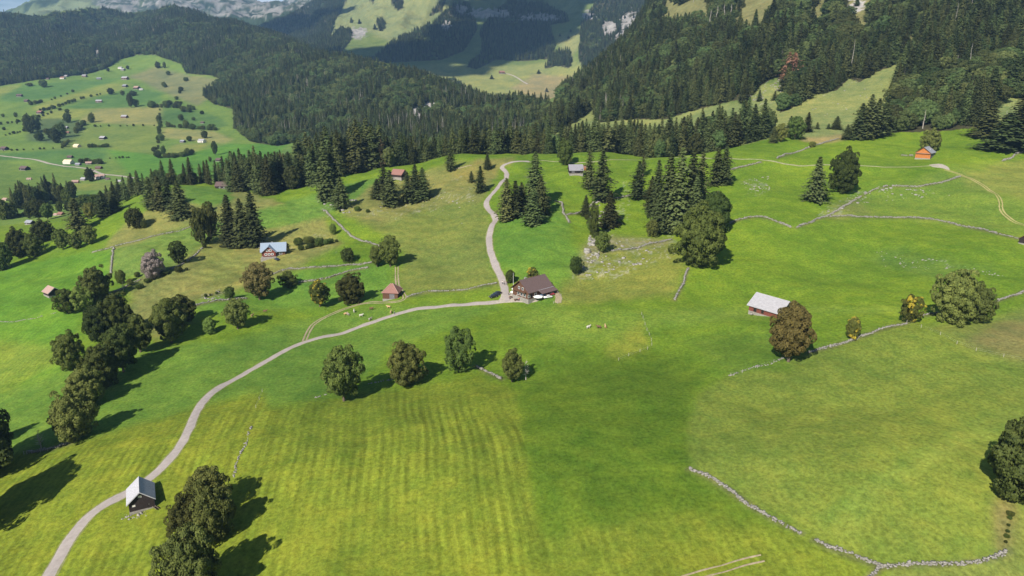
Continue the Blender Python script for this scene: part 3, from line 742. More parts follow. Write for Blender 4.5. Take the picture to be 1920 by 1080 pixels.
for k, (nm, sh, h, w, nl, op) in {'r0': ('round', 'round', 16, 15, 7500, 0), 'r1': ('round', 'round', 16, 15, 7500, .05), 'e0': ('egg', 'egg', 17, 12.5, 6500, 0), 'e1': ('egg', 'egg', 17, 12, 6500, .06),
                          'c0': ('cone', 'cone', 17, 12, 6500, 0), 'l0': ('loose', 'round', 15, 13, 4200, .34), 'b0': ('bush', 'round', 6, 6.5, 1500, .1)}.items():
    Vv, Ff = broadleaf(sum(map(ord, k)), h, w, sh, int(nl * 3.0), 0.285 if k != 'b0' else 0.21, op)
    BL[k] = (mesh_np('crown_' + nm, Vv, Ff, M['maple']), trunk_mesh('trunk_' + nm, h * .9, 0.045 * h * .6, 12, M['bark'], 5, w * .4), h, w)
BLF = {}
for k in ('l0', 'e0', 'e1', 'c0', 'r1'):
    cm_c = BL[k][0].copy(); cm_c.name = 'crown_wood_' + k; cm_c.materials[0] = M['forest_leaf']; BLF[k] = (cm_c,) + BL[k][1:]
SPR = {}
for k, (h, r, ti, ls, rag, base, dn) in {'s4': (27, 4.0, 32, .55, .55, .03, 1.1), 's5': (24, 4.6, 26, .66, .5, .08, 1), 's0': (27, 4.4, 30, .62, .25, .05, 1), 's1': (27, 4.0, 30, .60, .35, .04, 1), 's2': (27, 3.6, 28, .60, .45, .10, .9), 's3': (27, 4.8, 30, .66, .3, .03, 1.1), 'thin': (27, 3.2, 24, .55, .7, .22, .6)}.items():
    Vv, Ff = spruce(sum(map(ord, k)) * 3, h, r, ti, ls, rag, base, 1, dn)
    SPR[k] = (mesh_np('crown_spruce', Vv, Ff, M['spruce']), trunk_mesh('trunk_spruce', h * .97, 0.36, 0, M['bark'], 3), h, 2 * r)
DEAD = (None, trunk_mesh('trunk_dead', 25, 0.34, 26, M['bark_pale'], 8, 2.6, True), 25, 5)
bare = trunk_mesh('branches', 6, 0.16, 46, M['bark_pale'], 12, 2.6)

TREES = []
def plant(proto, pos, h, w=None, name='maple_tree', label=None, cat='tree', group=None, mat=None, rz=None, lean=0):
    cm, tmesh, ph, pw = proto
    e = empty(name, pos, R.uniform(0, 6.28) if rz is None else rz)
    sz = h / ph; sx = (w / pw) if w else sz * R.uniform(.9, 1.1)
    if proto in BL.values() or proto in BLF.values(): sx *= .80; sz *= 1.0
    e.scale = (sx, sx, sz)
    if lean: e.rotation_euler[0] = lean
    tag(e, label, cat, group)
    if cm is not None:
        c = link('crown', cm, e)
        if mat:
            c.material_slots[0].link = 'OBJECT'; c.material_slots[0].material = M[mat]
    link('trunk', tmesh, e)
    TREES.append((e, pos, h))
    return e
def tree_px(proto, px, py, hpx, wpx, dmin=90, **kw):
    p, d = pick(px, py, dmin)
    return plant(proto, p, hpx * d / FPX * 1.06, wpx * d / FPX * (1.38 if kw.get('name') == 'spruce' else 1.06) if wpx else None, **kw), d
# ------------------------------------------------------------------ single broadleaf trees
B = [  # proto, base px, base py, height px, width px, material, label
 ('r0', 366,1128,150,120,'maple','round olive maple in the foreground, cut by the bottom edge of the photo'),
 ('r1', 360,1016,92,82,'maple','left hand maple of the foreground row, beside the near barn'),
 ('r0', 402,1015,108,84,'maple','dense maple in the middle of the foreground row casting a long shadow'),
 ('e0', 394,965,100,78,'maple','rear maple of the foreground row right of the near barn'),
 ('e0', 645,752,110,75,'maple_dark','tall dark oval maple, first from the left of the four below the lane'),
 ('r1', 762,722,80,73,'maple','round maple, second from the left of the four below the lane'),
 ('l0', 862,698,84,62,'maple_dark','loose bright crowned tree, third of the four below the lane'),
 ('e1', 960,716,64,42,'maple','narrow maple beside a bare grey shrub in the middle meadow'),
 ('e0', 1478,678,114,80,'maple_orange','rusty orange brown maple in front of the red barn'),
 ('c0', 1598,636,48,31,'maple_yellow','small young tree with yellow lower leaves on the stone wall'),
 ('l0', 1706,604,50,44,'maple_yellow','small tree turning bright yellow left of the big right hand maple'),
 ('r0', 1785,606,98,82,'maple','big spreading maple on the right by the stone wall'),
 ('r1', 1828,603,66,64,'maple','low right hand lobe tree joined to the big spreading maple'),
 ('r1', 1912,938,156,140,'maple','large pale dotted maple cut by the right edge of the photo'),
 ('r0', 1310,500,108,100,'maple_dark','huge dark green maple standing before the spruce clump'),
 ('c0', 1338,440,88,66,'maple_dark','pointed dark green tree at the right of the spruce clump'),
 ('r0', 143,824,88,86,'maple','maple with a visible trunk at the lower end of the left tree row'),
 ('r1', 163,762,72,72,'maple','yellow green maple second from the bottom of the left tree row'),
 ('r0', 194,727,78,72,'maple_dark','dark maple in the middle of the left tree row'),
 ('e0', 232,697,90,66,'maple_dark','tall dark maple right of the middle of the left tree row'),
 ('e1', 264,660,72,54,'maple_dark','narrow dark maple at the upper right of the left tree row'),
 ('r1', 190,638,66,62,'maple_dark','dark round maple at the left of the upper tree group'),
 ('r0', 224,628,76,62,'maple_dark','broad dark maple at the top of the left tree row'),
 ('r1', 133,692,66,57,'maple_dark','dark round maple standing left of the left tree row'),
 ('e1', 345,610,58,52,'maple_dark','rear tree of the close pair right of the left tree row'),
 ('e0', 322,642,86,66,'maple_dark','front tree of the close pair right of the left tree row'),
 ('c0', 394,627,36,27,'maple_light','small pale green young tree on the wall left of the oval maple'),
 ('e0', 446,617,60,44,'maple','oval maple with a sharp shadow above the lane bend'),
 ('e0', 487,562,72,54,'maple_brown','brownish maple below the blue roofed house'),
 ('l0', 540,540,30,36,'maple_dark','low dark bush right of the brownish maple'),
 ('b0', 432,560,22,22,'maple_dark','small bush on the slope left of the brownish maple'),
 ('e1', 600,575,50,38,'maple_yellow','small maple with a yellow patch left of the hipped barn'),
 ('r0', 659,569,54,56,'maple','round maple on a short trunk left of the hipped barn'),
 ('r0', 183,564,60,58,'maple','round maple above the light green trees near the pink roofed hut'),
 ('l0', 128,588,46,44,'maple_light','light green tree right of the pink roofed hut'),
 ('l0', 156,582,44,44,'maple_light','light green tree between the pink roofed hut and the round maple'),
 ('r1', 288,522,48,44,'grey_leaf','greyish pink crowned tree on the slope wall'),
 ('l0', 335,494,40,34,'maple_dark','dark ragged tree up slope of the greyish crowned tree'),
 ('b0', 255,428,36,36,'maple_dark','lone dark round bush on the brown knoll'),
 ('b0', 270,428,16,12,'maple_dark','small bush close to the lone round bush on the knoll'),
 ('r1', 37,482,50,42,'maple_dark','left maple of the row along the left edge meadow'),
 ('r0', 66,481,42,36,'maple_dark','second maple of the row along the left edge meadow'),
 ('r1', 83,452,36,44,'maple','maple behind the row along the left edge meadow'),
 ('e0', 119,468,40,28,'maple_dark','narrow maple at the right of the left edge meadow row'),
 ('l0', 143,467,30,26,'maple','loose tree right of the narrow maple in the left meadow'),
 ('l0', 168,458,34,32,'maple','loose tree at the right end of the left meadow row'),
 ('r0', 6,507,54,42,'maple_dark','maple cut by the left edge of the photo halfway up'),
 ('e0', 732,500,60,40,'maple_dark','taller dark tree of the pair above the hipped barn'),
 ('e1', 707,500,40,28,'maple_dark','shorter tree of the pair above the hipped barn'),
 ('b0', 653,492,26,28,'maple_dark','round bush left of the pair above the hipped barn'),
 ('b0', 1080,514,32,28,'maple_dark','dark round bush on the rocky slope behind the inn'),
 ('c0', 957,531,28,22,'maple_dark','small pointed tree behind the terrace of the inn'),
 ('l0', 998,530,28,24,'maple_yellow','small yellow tree behind the roof of the inn'),
 ('l0', 378,458,66,30,'maple','left poplar like tree beside the tall spruces'),
 ('l0', 397,450,68,30,'maple','right poplar like tree beside the tall spruces'),
 ('r1', 1060,310,44,32,'maple_dark','dark round tree left of the grey roofed barn on the crest'),
 ('r1', 1580,362,74,56,'maple_dark','big dark leafy tree right of the leaning spruce on the upper meadow'),
 ('r1', 1742,286,40,38,'maple','leafy tree directly behind the orange barn'),
 ('b0', 1223,444,30,26,'maple','bush at the foot of the big spruce clump'),
 ('l0', 1130,473,38,30,'maple_dark','dark leafy tree on the rocks behind the inn'),
 ('l0', 1113,446,62,20,'maple_dark','thin leafy tree above the rocks behind the inn'),
 ('b0', 1523,276,10,14,'maple','tiny bush on the wall of the upper meadow'),
 ('e0', 172,410,30,28,'maple','light leafy tree left of the twin spruces near the knoll'),
 ('b0', 600,462,16,20,'maple_dark','small bush at the upper end of the stream hedge'),
 ('b0', 580,458,14,24,'maple_dark','low bush in the middle of the stream hedge'),
 ('b0', 560,460,14,20,'maple_dark','low bush at the lower end of the stream hedge'),
 ('b0', 506,470,14,18,'maple_dark','bush behind the blue roofed house'),
 ('b0', 536,470,14,16,'maple_dark','bush right of the blue roofed house'),
 ('b0', 625,440,20,14,'maple_light','pale bush by the zigzag wall'),
 ('b0', 228,533,26,20,'maple_light','pale small tree above the round maple near the hut'),
 ('b0', 245,535,12,14,'maple_dark','dark little bush on the wall near the hut'),
 ('b0', 258,520,10,12,'maple_dark','tiny bush on the slope wall below the greyish tree'),
 ('r0', -50,905,190,150,'maple_dark','big tree just outside the left edge casting shade over the lane field'),
 ('r1', -2,880,84,52,'maple_dark','dark tree half cut by the lower left edge'),
 ('r0', -70,1000,190,160,'maple_dark','tree outside the lower left corner casting a long shadow'),
 ('e0', 8,860,70,40,'maple_dark','slim dark tree at the left edge above the fence'),
 ('r1', -14,835,60,50,'maple_dark','dark tree behind the slim one at the left edge'),
]
for (pr, x, y, h, w, mt, lb) in B:
    tree_px(BL[pr], x, y, h, w, name='bush' if pr == 'b0' else 'broadleaf_tree', label=lb, cat='bush' if pr == 'b0' else 'tree', mat=mt)
# bare shrubs
for (x, y, h, w, lb) in [(986,712,44,24,'bare grey shrub touching the narrow maple in the middle meadow'), (78,842,46,34,'bare pale thorn tree by the fence at lower left'), (232,545,20,14,'bare bush on the wall near the pink roofed hut')]:
    p, d = pick(x, y)
    e = empty('bare_shrub', p); e.scale = (w * d / FPX / 5.2, w * d / FPX / 5.2, h * d / FPX / 6.5); tag(e, lb, 'shrub'); link('branches', bare, e)
# ------------------------------------------------------------------ single spruces
SPX = [
 ('s0',434,462,90,36,'','left spruce of the tall trio left of the blue roofed house'), ('s3',457,464,86,34,'','middle spruce of the tall trio left of the blue roofed house'), ('s1',478,462,96,36,'','right spruce of the tall trio left of the blue roofed house'),
 ('s1',284,392,56,26,'','left spruce of the dark row on the brown knoll'), ('s0',302,393,58,26,'','middle spruce of the dark row on the brown knoll'), ('s2',318,391,52,24,'','right spruce of the dark row on the brown knoll'),
 ('s3',340,409,66,34,'','broad dark spruce right of the knoll row with a long shadow'),
 ('s0',148,432,56,30,'','lone spruce on the left slope edge of the knoll'), ('s1',196,407,46,26,'','spruce in the middle of the knoll edge'), ('s0',215,396,42,24,'','spruce at the right of the knoll edge'),
 ('s1',950,414,74,30,'','left spruce of the clump right of the lane bend'), ('s2',966,408,64,28,'','second spruce of the clump right of the lane bend'), ('s0',1003,385,92,38,'','tallest spruce at the back of the clump right of the lane bend'),
 ('s3',1000,421,62,32,'','front spruce of the clump right of the lane bend'), ('s1',1014,402,66,28,'','right spruce of the clump right of the lane bend'), ('s2',978,398,52,24,'','inner spruce of the clump right of the lane bend'),
 ('s1',1104,355,72,21,'','slim spruce in front of the grey roofed barn'), ('s0',1128,377,88,34,'','tall spruce right of the grey roofed barn'), ('s3',1143,425,62,30,'','broad spruce below the grey roofed barn'), ('s2',1196,374,66,28,'','round topped spruce midway to the spruce clump'),
 ('s2',1205,330,42,14,'thin','slim pale tree on the track behind the round topped spruce'),
 ('s0',1230,405,96,30,'','back left spruce of the big clump'), ('s1',1250,432,132,42,'spruce','left spruce of the big clump'), ('s0',1270,436,146,42,'','tallest spruce in the centre of the big clump'), ('s3',1291,428,136,40,'','right of centre spruce of the big clump'),
 ('s1',1310,400,106,32,'','back right spruce of the big clump'), ('s2',1236,436,74,30,'','short spruce at the left foot of the big clump'), ('s2',1258,438,96,26,'','slender spruce in front of the big clump'), ('s0',1300,440,104,34,'','front right spruce of the big clump'), ('s2',1220,395,60,22,'','low spruce at the far left of the big clump'),
 ('s0',1343,347,66,28,'','left spruce of the close pair above the big clump'), ('s1',1357,346,68,26,'','right spruce of the close pair above the big clump'),
 ('s3',1528,377,76,33,'','leaning broad spruce left of the big leafy tree on the upper meadow'),
 ('s2',721,374,60,24,'','dark spruce with a forked look below the red roofed barn'), ('s0',733,386,62,32,'','broad spruce below the red roofed barn'), ('s2',708,372,34,22,'','short spruce left of the pair below the red roofed barn'),
 ('s2',765,380,54,20,'','slim spruce right of the red roofed barn'), ('s0',780,378,64,28,'','tall spruce right of the red roofed barn'), ('s1',793,373,54,28,'','right hand spruce of the trio right of the red roofed barn'),
 ('s3',640,390,54,28,'','broad spruce at the head of the zigzag wall'), ('s0',612,376,96,34,'','tall spruce at the right end of the dark belt'), ('s1',624,366,90,30,'','second tall spruce at the right end of the dark belt'),
 ('s1',901,361,46,19,'','small pale spruce left of the lane'), ('s0',884,342,20,10,'','tiny spruce on the dry pasture left of the lane'), ('s0',914,317,28,13,'','small spruce on the crest left of the lane'), ('s1',845,320,50,18,'','dark spruce on the crest above the dry pasture'),
 ('s3',1610,260,60,32,'','left spruce of the dense group below the steep pasture'), ('s0',1625,260,74,34,'','tallest spruce of the dense group below the steep pasture'), ('s1',1640,258,66,30,'','right of centre spruce of the dense group below the steep pasture'), ('s3',1656,253,58,28,'','right end spruce of the dense group below the steep pasture'),
 ('s0',1587,262,26,17,'','small round spruce on the upper meadow wall'), ('s0',1568,242,22,17,'','little spruce on the steep pasture'), ('s1',1553,242,10,6,'','tiny sapling on the steep pasture left of the little spruce'), ('s1',1532,242,12,7,'','sapling at the foot of the steep pasture'), ('s1',1513,248,34,16,'','slim spruce at the foot of the steep pasture'),
 ('s2',1489,258,36,18,'','slim spruce left of the yellowish tree on the meadow edge'), ('s2',1449,268,28,14,'','small spruce at the meadow edge near the belt end'),
 ('s3',1882,280,62,60,'','broad dark spruce at the right edge above the meadow'), ('s0',1905,278,96,60,'','tall spruce cut by the right edge above the meadow'), ('s3',1850,256,60,44,'','bushy grey green spruce below the right hand wood'),
 ('s2',1098,405,36,16,'','small spruce over the rocks left of the broad spruce'), ('s2',1480,255,34,16,'','spruce at the meadow edge beside the yellowish tree'),
 ('s2',1423,190,20,9,'','small spruce on the rocky spur of the steep pasture'), ('s2',1452,188,16,9,'','small bushy spruce on the rocky spur of the steep pasture'),
]
for (pr, x, y, h, w, mt, lb) in SPX:
    tree_px(SPR['thin'] if mt == 'thin' else SPR[pr if R.random() < .5 else R.choice(['s4', 's5', 's1', 's2'])], x, y, h, w, name='spruce', label=lb, mat=mt if mt not in ('', 'thin') else None)
for (x, y, h, w, mt, lb) in [(1490,262,40,34,'maple_light','yellowish green leafy tree at the meadow edge'), (1462,266,32,26,'maple','olive leafy tree at the meadow edge near the belt end')]:
    tree_px(BL['l0'], x, y, h, w, name='broadleaf_tree', label=lb, mat=mt)
# dead conifers standing in the right hand wood
DT = [(1475,160,58,'spruce_red','left of the two dead spruces with reddish needles above the steep pasture'), (1486,152,50,'spruce_red','right of the two dead spruces with reddish needles above the steep pasture'),
      (1594,142,64,'','bare grey dead spruce at the top of the steep pasture'), (1812,150,66,'','tall bare silver dead spruce in the right hand wood'), (1790,145,40,'','short bare dead spruce left of the tall silver one'),
      (1828,232,52,'','bare pale trunk leaning at the meadow edge below the right hand wood'), (1810,232,40,'','bare pale trunk left of the leaning one'), (1862,228,26,'','short bare trunk near the right edge of the photo'),
       (1221,195,26,'','thin bare trunk at the edge of the wood left'), (1886,222,14,'','bare stump at the far right wood edge'),
      (1330,60,40,'grey','grey dead spruce in the high clearing, leftmost'), (1342,55,42,'grey','grey dead spruce in the high clearing, second'), (1356,52,42,'grey','grey dead spruce in the high clearing, third'), (1368,48,38,'grey','grey dead spruce in the high clearing, rightmost'),
      (1060,214,24,'','thin dead tree on the edge of the wood above the far alp')]
for (x, y, h, mt, lb) in DT:
    p, d = pick(x, y, 500)
    if mt == 'spruce_red':
        e = plant((SPR['thin'][0], DEAD[1], 27, 6.4), p, h * d / FPX, 30 * d / FPX, name='dead_spruce', label=lb, mat='spruce_red')
    else:
        e = plant(DEAD, p, h * d / FPX, (12 if mt else 8) * d / FPX, name='dead_spruce', label=lb)
# the belt of trees along the crest: (px, depth) rows
BELT = []
def beltrow(x0, x1, d0, d1, n, h0, h1, leafy, label, group, brown=0.0, seed=1):
    rr = random.Random(seed)
    for k in range(n):
        x = x0 + (x1 - x0) * (k + rr.uniform(-.35, .35)) / n
        f_ = (x - x0) / (x1 - x0)
        d = d0[0] + (d0[1] - d0[0]) * f_ + rr.uniform(0, 1) * d1
        p = at_depth(x, d)
        h = rr.uniform(h0, h1)
        if rr.random() < leafy:
            plant(BLF[rr.choice(['l0', 'e0', 'e1', 'c0'])], p, h * .68, h * .50, name='broadleaf_tree', label=label.replace('spruce', 'leafy tree'), group=group.replace('spruces', 'leafy trees'))
        else:
            mt = 'spruce_brown' if rr.random() < brown else None
            lb_ = ('browning ' + label.replace('dark ', '')) if mt else label
            plant(SPR[rr.choice(['s0', 's1', 's2', 's3', 's4', 's5', 'thin' if rr.random() < .3 else 's4'])], p, h, h * rr.uniform(.36, .48), name='spruce', label=lb_, group=group, mat=mt)
beltrow(428, 560, (625, 640), 50, 26, 25, 38, .06, 'dark spruce in the dense wood above the blue roofed house', 'spruces in the dense wood above the blue roofed house', .08, 2)
beltrow(485, 640, (590, 620), 30, 26, 24, 38, .05, 'dark spruce in the front rank of the wood above the blue roofed house', 'spruces in the front rank of the wood above the blue roofed house', .08, 3)
beltrow(560, 720, (640, 650), 50, 32, 34, 50, .05, 'tall dark spruce in the wood behind the zigzag wall', 'spruces in the wood behind the zigzag wall', .03, 4)
beltrow(700, 960, (655, 655), 30, 32, 21, 32, .22, 'dark spruce in the belt behind the crest left of the lane', 'spruces in the belt behind the crest left of the lane', .03, 5)
beltrow(950, 1240, (655, 645), 30, 34, 22, 33, .3, 'dark spruce in the belt behind the crest at the head of the lane', 'spruces in the belt behind the crest at the head of the lane', .03, 6)
beltrow(1230, 1445, (640, 622), 30, 36, 24, 38, .32, 'dark spruce in the belt below the steep pasture', 'spruces in the belt below the steep pasture', .0, 7)
beltrow(205, 432, (660, 668), 40, 24, 18, 27, .25, 'dark spruce behind the knoll above the valley', 'spruces behind the knoll above the valley', .03, 8)
# wood on the valley floor at the left edge
rr = random.Random(5)
for k in range(34):
    x = 25 + 112 * rr.random(); y = 392 - 16 * rr.random() - (6 if x > 60 else 0)
    p, d = pick(x, y, 700)
    if rr.random() < .5: plant(SPR[rr.choice(['s0', 's3'])], p, rr.uniform(24, 36), rr.uniform(8, 11), name='spruce', label='dark spruce in the small wood on the valley floor', group='spruces in the small wood on the valley floor')
    else: plant(BL[rr.choice(['r0', 'e0'])], p, rr.uniform(18, 25), rr.uniform(12, 16), name='broadleaf_tree', label='dark leafy tree in the small wood on the valley floor', group='leafy trees in the small wood on the valley floor', mat='maple_dark')
# valley trees, far left: base px, height px, width px
VT = [(82,164,12,15),(56,162,6,12),(246,202,24,10),(255,200,12,12),(285,202,11,14),(311,201,10,12),(208,177,10,12),(230,179,8,8),(250,180,8,14),(308,163,8,8),(296,128,10,10),(309,128,10,6),(316,141,7,8),(203,134,6,6),(240,130,6,6),
      (128,230,16,14),(172,230,15,12),(58,250,28,22),(70,246,26,18),(52,238,20,14),(106,268,24,18),(118,258,24,16),(75,264,14,16),(110,250,16,14),(98,262,16,14),(148,243,12,8),(143,250,10,8),(155,236,8,8),(298,230,12,8),(301,240,14,8),(299,250,12,8),(303,264,11,12),
      (290,286,10,11),(297,297,13,13),(307,290,14,9),(315,296,8,12),(326,296,8,12),(343,294,8,14),(352,292,13,10),(360,288,7,10),(404,291,24,10),(394,303,8,6),(432,326,22,9),(355,265,9,10),(384,259,12,12),(350,240,12,12),(361,243,10,12),(397,244,10,16),(340,226,10,10),(363,226,6,7),(314,237,8,5),
      (170,340,21,17),(88,252,10,10),(32,233,7,4),(8,244,5,6),(6,220,6,6),(30,220,8,7),(126,212,7,8),(318,198,9,12),(333,203,12,12),(345,210,10,14),(358,206,8,8),(310,164,6,7),
      (22,410,26,22),(6,412,34,24),(56,410,26,18),(74,408,30,26),(90,412,28,20),(113,398,18,12),(24,395,12,12),(160,390,22,22),(143,420,30,14),(128,396,14,12),(62,392,14,14),(178,392,24,18)]
for (x, y, h, w) in VT:
    tree_px(BL[R.choice(['r0', 'e0', 'l0', 'r1'])], x, y, h * 1.1, w * 1.1, 700, name='broadleaf_tree', label='small far off leafy tree among the valley fields', group='scattered trees among the valley fields', mat='maple_dark')
def hedge(pts_, n, h, label, group, dmin=700, w=1.0):
    P_ = np.array(pts_, float); seg = np.hypot(*np.diff(P_, axis=0).T); cum = np.concatenate([[0], np.cumsum(seg)])
    for k in range(n):
        s = cum[-1] * (k + R.uniform(.1, .9)) / n
        x = np.interp(s, cum, P_[:, 0]); y = np.interp(s, cum, P_[:, 1])
        hh = h * R.uniform(.6, 1.3)
        tree_px(BL['b0'], x, y, hh, hh * R.uniform(1.0, 1.5) * w, dmin, name='bush', label=label, cat='bush', group=group, mat='maple_dark')
hedge([(72,210),(100,204),(142,190)], 12, 6, 'bush in the long hedge between the yellow and green valley fields', 'bushes of the long valley hedge')
hedge([(0,234),(60,226),(120,204)], 14, 5, 'small bush on the field edge above the valley copse', 'bushes on the field edge above the copse')
hedge([(300,205),(296,290)], 14, 6, 'bush in the upright hedge at the right of the tan striped field', 'bushes of the upright valley hedge')
hedge([(165,238),(295,236)], 8, 3.5, 'tiny bush under the tan striped field', 'tiny bushes under the tan striped field')
hedge([(0,284),(120,278)], 9, 3.5, 'tiny bush on the line above the valley road', 'tiny bushes above the valley road')
hedge([(350,150),(330,190),(380,215)], 8, 7, 'bush scattered below the hill wood', 'bushes scattered below the hill wood')
hedge([(145,188),(195,176)], 5, 4, 'bush in the short upper valley hedge', 'bushes of the short upper valley hedge')
hedge([(92,190),(140,172)], 5, 4, 'bush on the edge of the highest yellow valley field', 'bushes edging the highest yellow field')
hedge([(165,277),(203,276)], 9, 6, 'bush in the straight hedge right of the cream farmhouse', 'bushes of the hedge right of the cream farmhouse')
hedge([(120,276),(130,266)], 4, 7, 'bush in the slanting hedge left of the cream farmhouse', 'bushes of the hedge left of the cream farmhouse')
hedge([(142,252),(160,232)], 6, 7, 'bush in the slanting hedge above the white barn', 'bushes of the hedge above the white barn')
hedge([(8,255),(48,246)], 6, 4, 'bush in the dark hedge left of the valley copse', 'bushes of the hedge left of the valley copse')
hedge([(312,238),(408,245)], 14, 7, 'bush in the hedge below the dark green valley field', 'bushes of the hedge below the dark green valley field')
hedge([(275,201),(340,203),(362,214)], 12, 7, 'bush in the hedge above the dark green valley field', 'bushes of the hedge above the dark green valley field')
hedge([(55,198),(80,192)], 6, 6, 'bush in the clump right of the two dark valley huts', 'bushes of the clump right of the dark huts')
hedge([(300,297),(362,290)], 9, 6, 'bush in the curved hedge of the lower valley', 'bushes of the curved lower valley hedge')
hedge([(150,306),(195,308)], 7, 9, 'garden tree among the hamlet houses', 'garden trees of the hamlet')
hedge([(205,298),(245,296)], 6, 3.5, 'low bush on the field line right of the hamlet', 'low bushes right of the hamlet')
hedge([(130,392),(180,384),(235,358)], 16, 14, 'bush in the tree line below the knoll', 'bushes of the tree line below the knoll', 600)
hedge([(10,412),(50,405)], 6, 7, 'bush in the hedge at the left edge below the wood', 'bushes of the hedge below the valley wood', 600)
hedge([(640,392),(700,400)], 3, 8, 'low bush among the rocks below the zigzag wall head', 'low bushes below the zigzag wall head', 90)
hedge([(555,472),(640,452)], 7, 8, 'low bush along the dry stream bed right of the blue house', 'low bushes along the dry stream bed', 90, 1.3)
hedge([(360,505),(290,520),(250,550)], 7, 8, 'low bush on the slope wall below the greyish tree', 'low bushes on the slope wall', 90, 1.3)
hedge([(380,470),(400,440)], 4, 12, 'low bush below the poplar like trees', 'low bushes below the poplar like trees', 90)
hedge([(1103,420),(1130,470)], 7, 12, 'low bush on the rocky bank behind the inn', 'low bushes on the rocky bank behind the inn', 90)
hedge([(1096,405),(1120,440)], 4, 12, 'low bush at the upper end of the rocky bank', 'low bushes at the upper end of the rocky bank', 90)
hedge([(1895,960),(1885,1020)], 6, 7, 'scrubby low bush along the wall at the right edge', 'scrubby bushes along the right edge wall', 90, 1.4)
hedge([(375,560),(430,545)], 4, 6, 'low bush on the slope above the oval maple', 'low bushes above the oval maple', 90)
hedge([(690,540),(560,590)], 0, 6, '', '', 90)
# scattered trees on the far mountain
for (x, y, h, w, dm) in [(922,148,7,6,2300),(1010,138,7,6,2300),(703,55,9,6,3000),(714,57,10,7,3000),(722,46,6,5,3000),(659,42,9,5,3000),(674,44,8,5,3000),(1025,172,7,5,2300),(1058,170,5,4,2300),(1050,68,5,4,2500),(1070,60,5,4,2500),(1066,72,5,4,2500),(1095,75,12,7,2300),(1100,110,10,7,2300)]:
    tree_px(SPR['s3'], x, y, h, w, dm, name='spruce', label='single small spruce on the far mountain pastures', group='single spruces on the far mountain pastures')

# ------------------------------------------------------------------ woods too large to count, one object per wood
def scatter_wood(name, label, polys, dr, spacing, hr, mix, seed, dead=0.03, clear=(), cliffs=True, leafyzones=None, keepnear=0):
    rg = np.random.default_rng(seed)
    m = np.zeros(XG.shape, bool)
    for p in polys: m |= inpoly(PXG, PYG, p)
    m &= (DG > dr[0]) & (DG < dr[1])
    x0, x1, y0, y1 = XG[m].min(), XG[m].max(), YG[m].min(), YG[m].max()
    gx, gy = np.meshgrid(np.arange(x0, x1, spacing), np.arange(y0, y1, spacing))
    gx = gx.ravel() + rg.uniform(-.5, .5, gx.size) * spacing * .95; gy = gy.ravel() + rg.uniform(-.5, .5, gy.size) * spacing * .95
    gz = ground(gx, gy)
    px, py, d = project(gx, gy, gz)
    k = np.zeros(gx.shape, bool)
    for p in polys: k |= inpoly(px, py, p)
    k &= (d > dr[0]) & (d < dr[1])
    for c in clear: k &= ~inpoly(px + rg.normal(scale=9, size=px.shape), py + rg.normal(scale=7, size=px.shape), c)
    if cliffs:
        for (cx, cy, rx, ry), (d0, d1) in CLIFFS:
            k &= ~((((px - cx) / rx) ** 2 + ((py - cy - 3) / ry) ** 2 < 0.8) & (d > d0) & (d < d1) & (rg.random(px.shape) < .93))
    k &= rg.random(gx.shape) > 0.06
    gx, gy, gz, px, py, d = [a[k] for a in (gx, gy, gz, px, py, d)]
    # thin out what stands on ground hidden well behind a crest
    n = len(gx)
    h = rg.uniform(hr[0], hr[1], n) * (0.85 + 0.3 * vnoise(gx / 60, gy / 60, seed))
    lf = vnoise(gx / 90 + 5, gy / 90, seed + 3) + rg.uniform(-.25, .25, n)
    kind = rg.integers(0, 4, n)
    leafy = lf < mix
    kind[leafy] = 4 + rg.integers(0, 2, int(leafy.sum()))
    dd = vnoise(gx / 70 + 5, gy / 70, seed + 8) + rg.uniform(-.2, .2, n) > (1 - dead * 5)
    dd &= rg.random(n) < .5
    kind[dd & ~leafy] = 6
    h[leafy] *= .72
    print(name, n)
    return np.stack([gx, gy, gz - .4], 1), h, kind
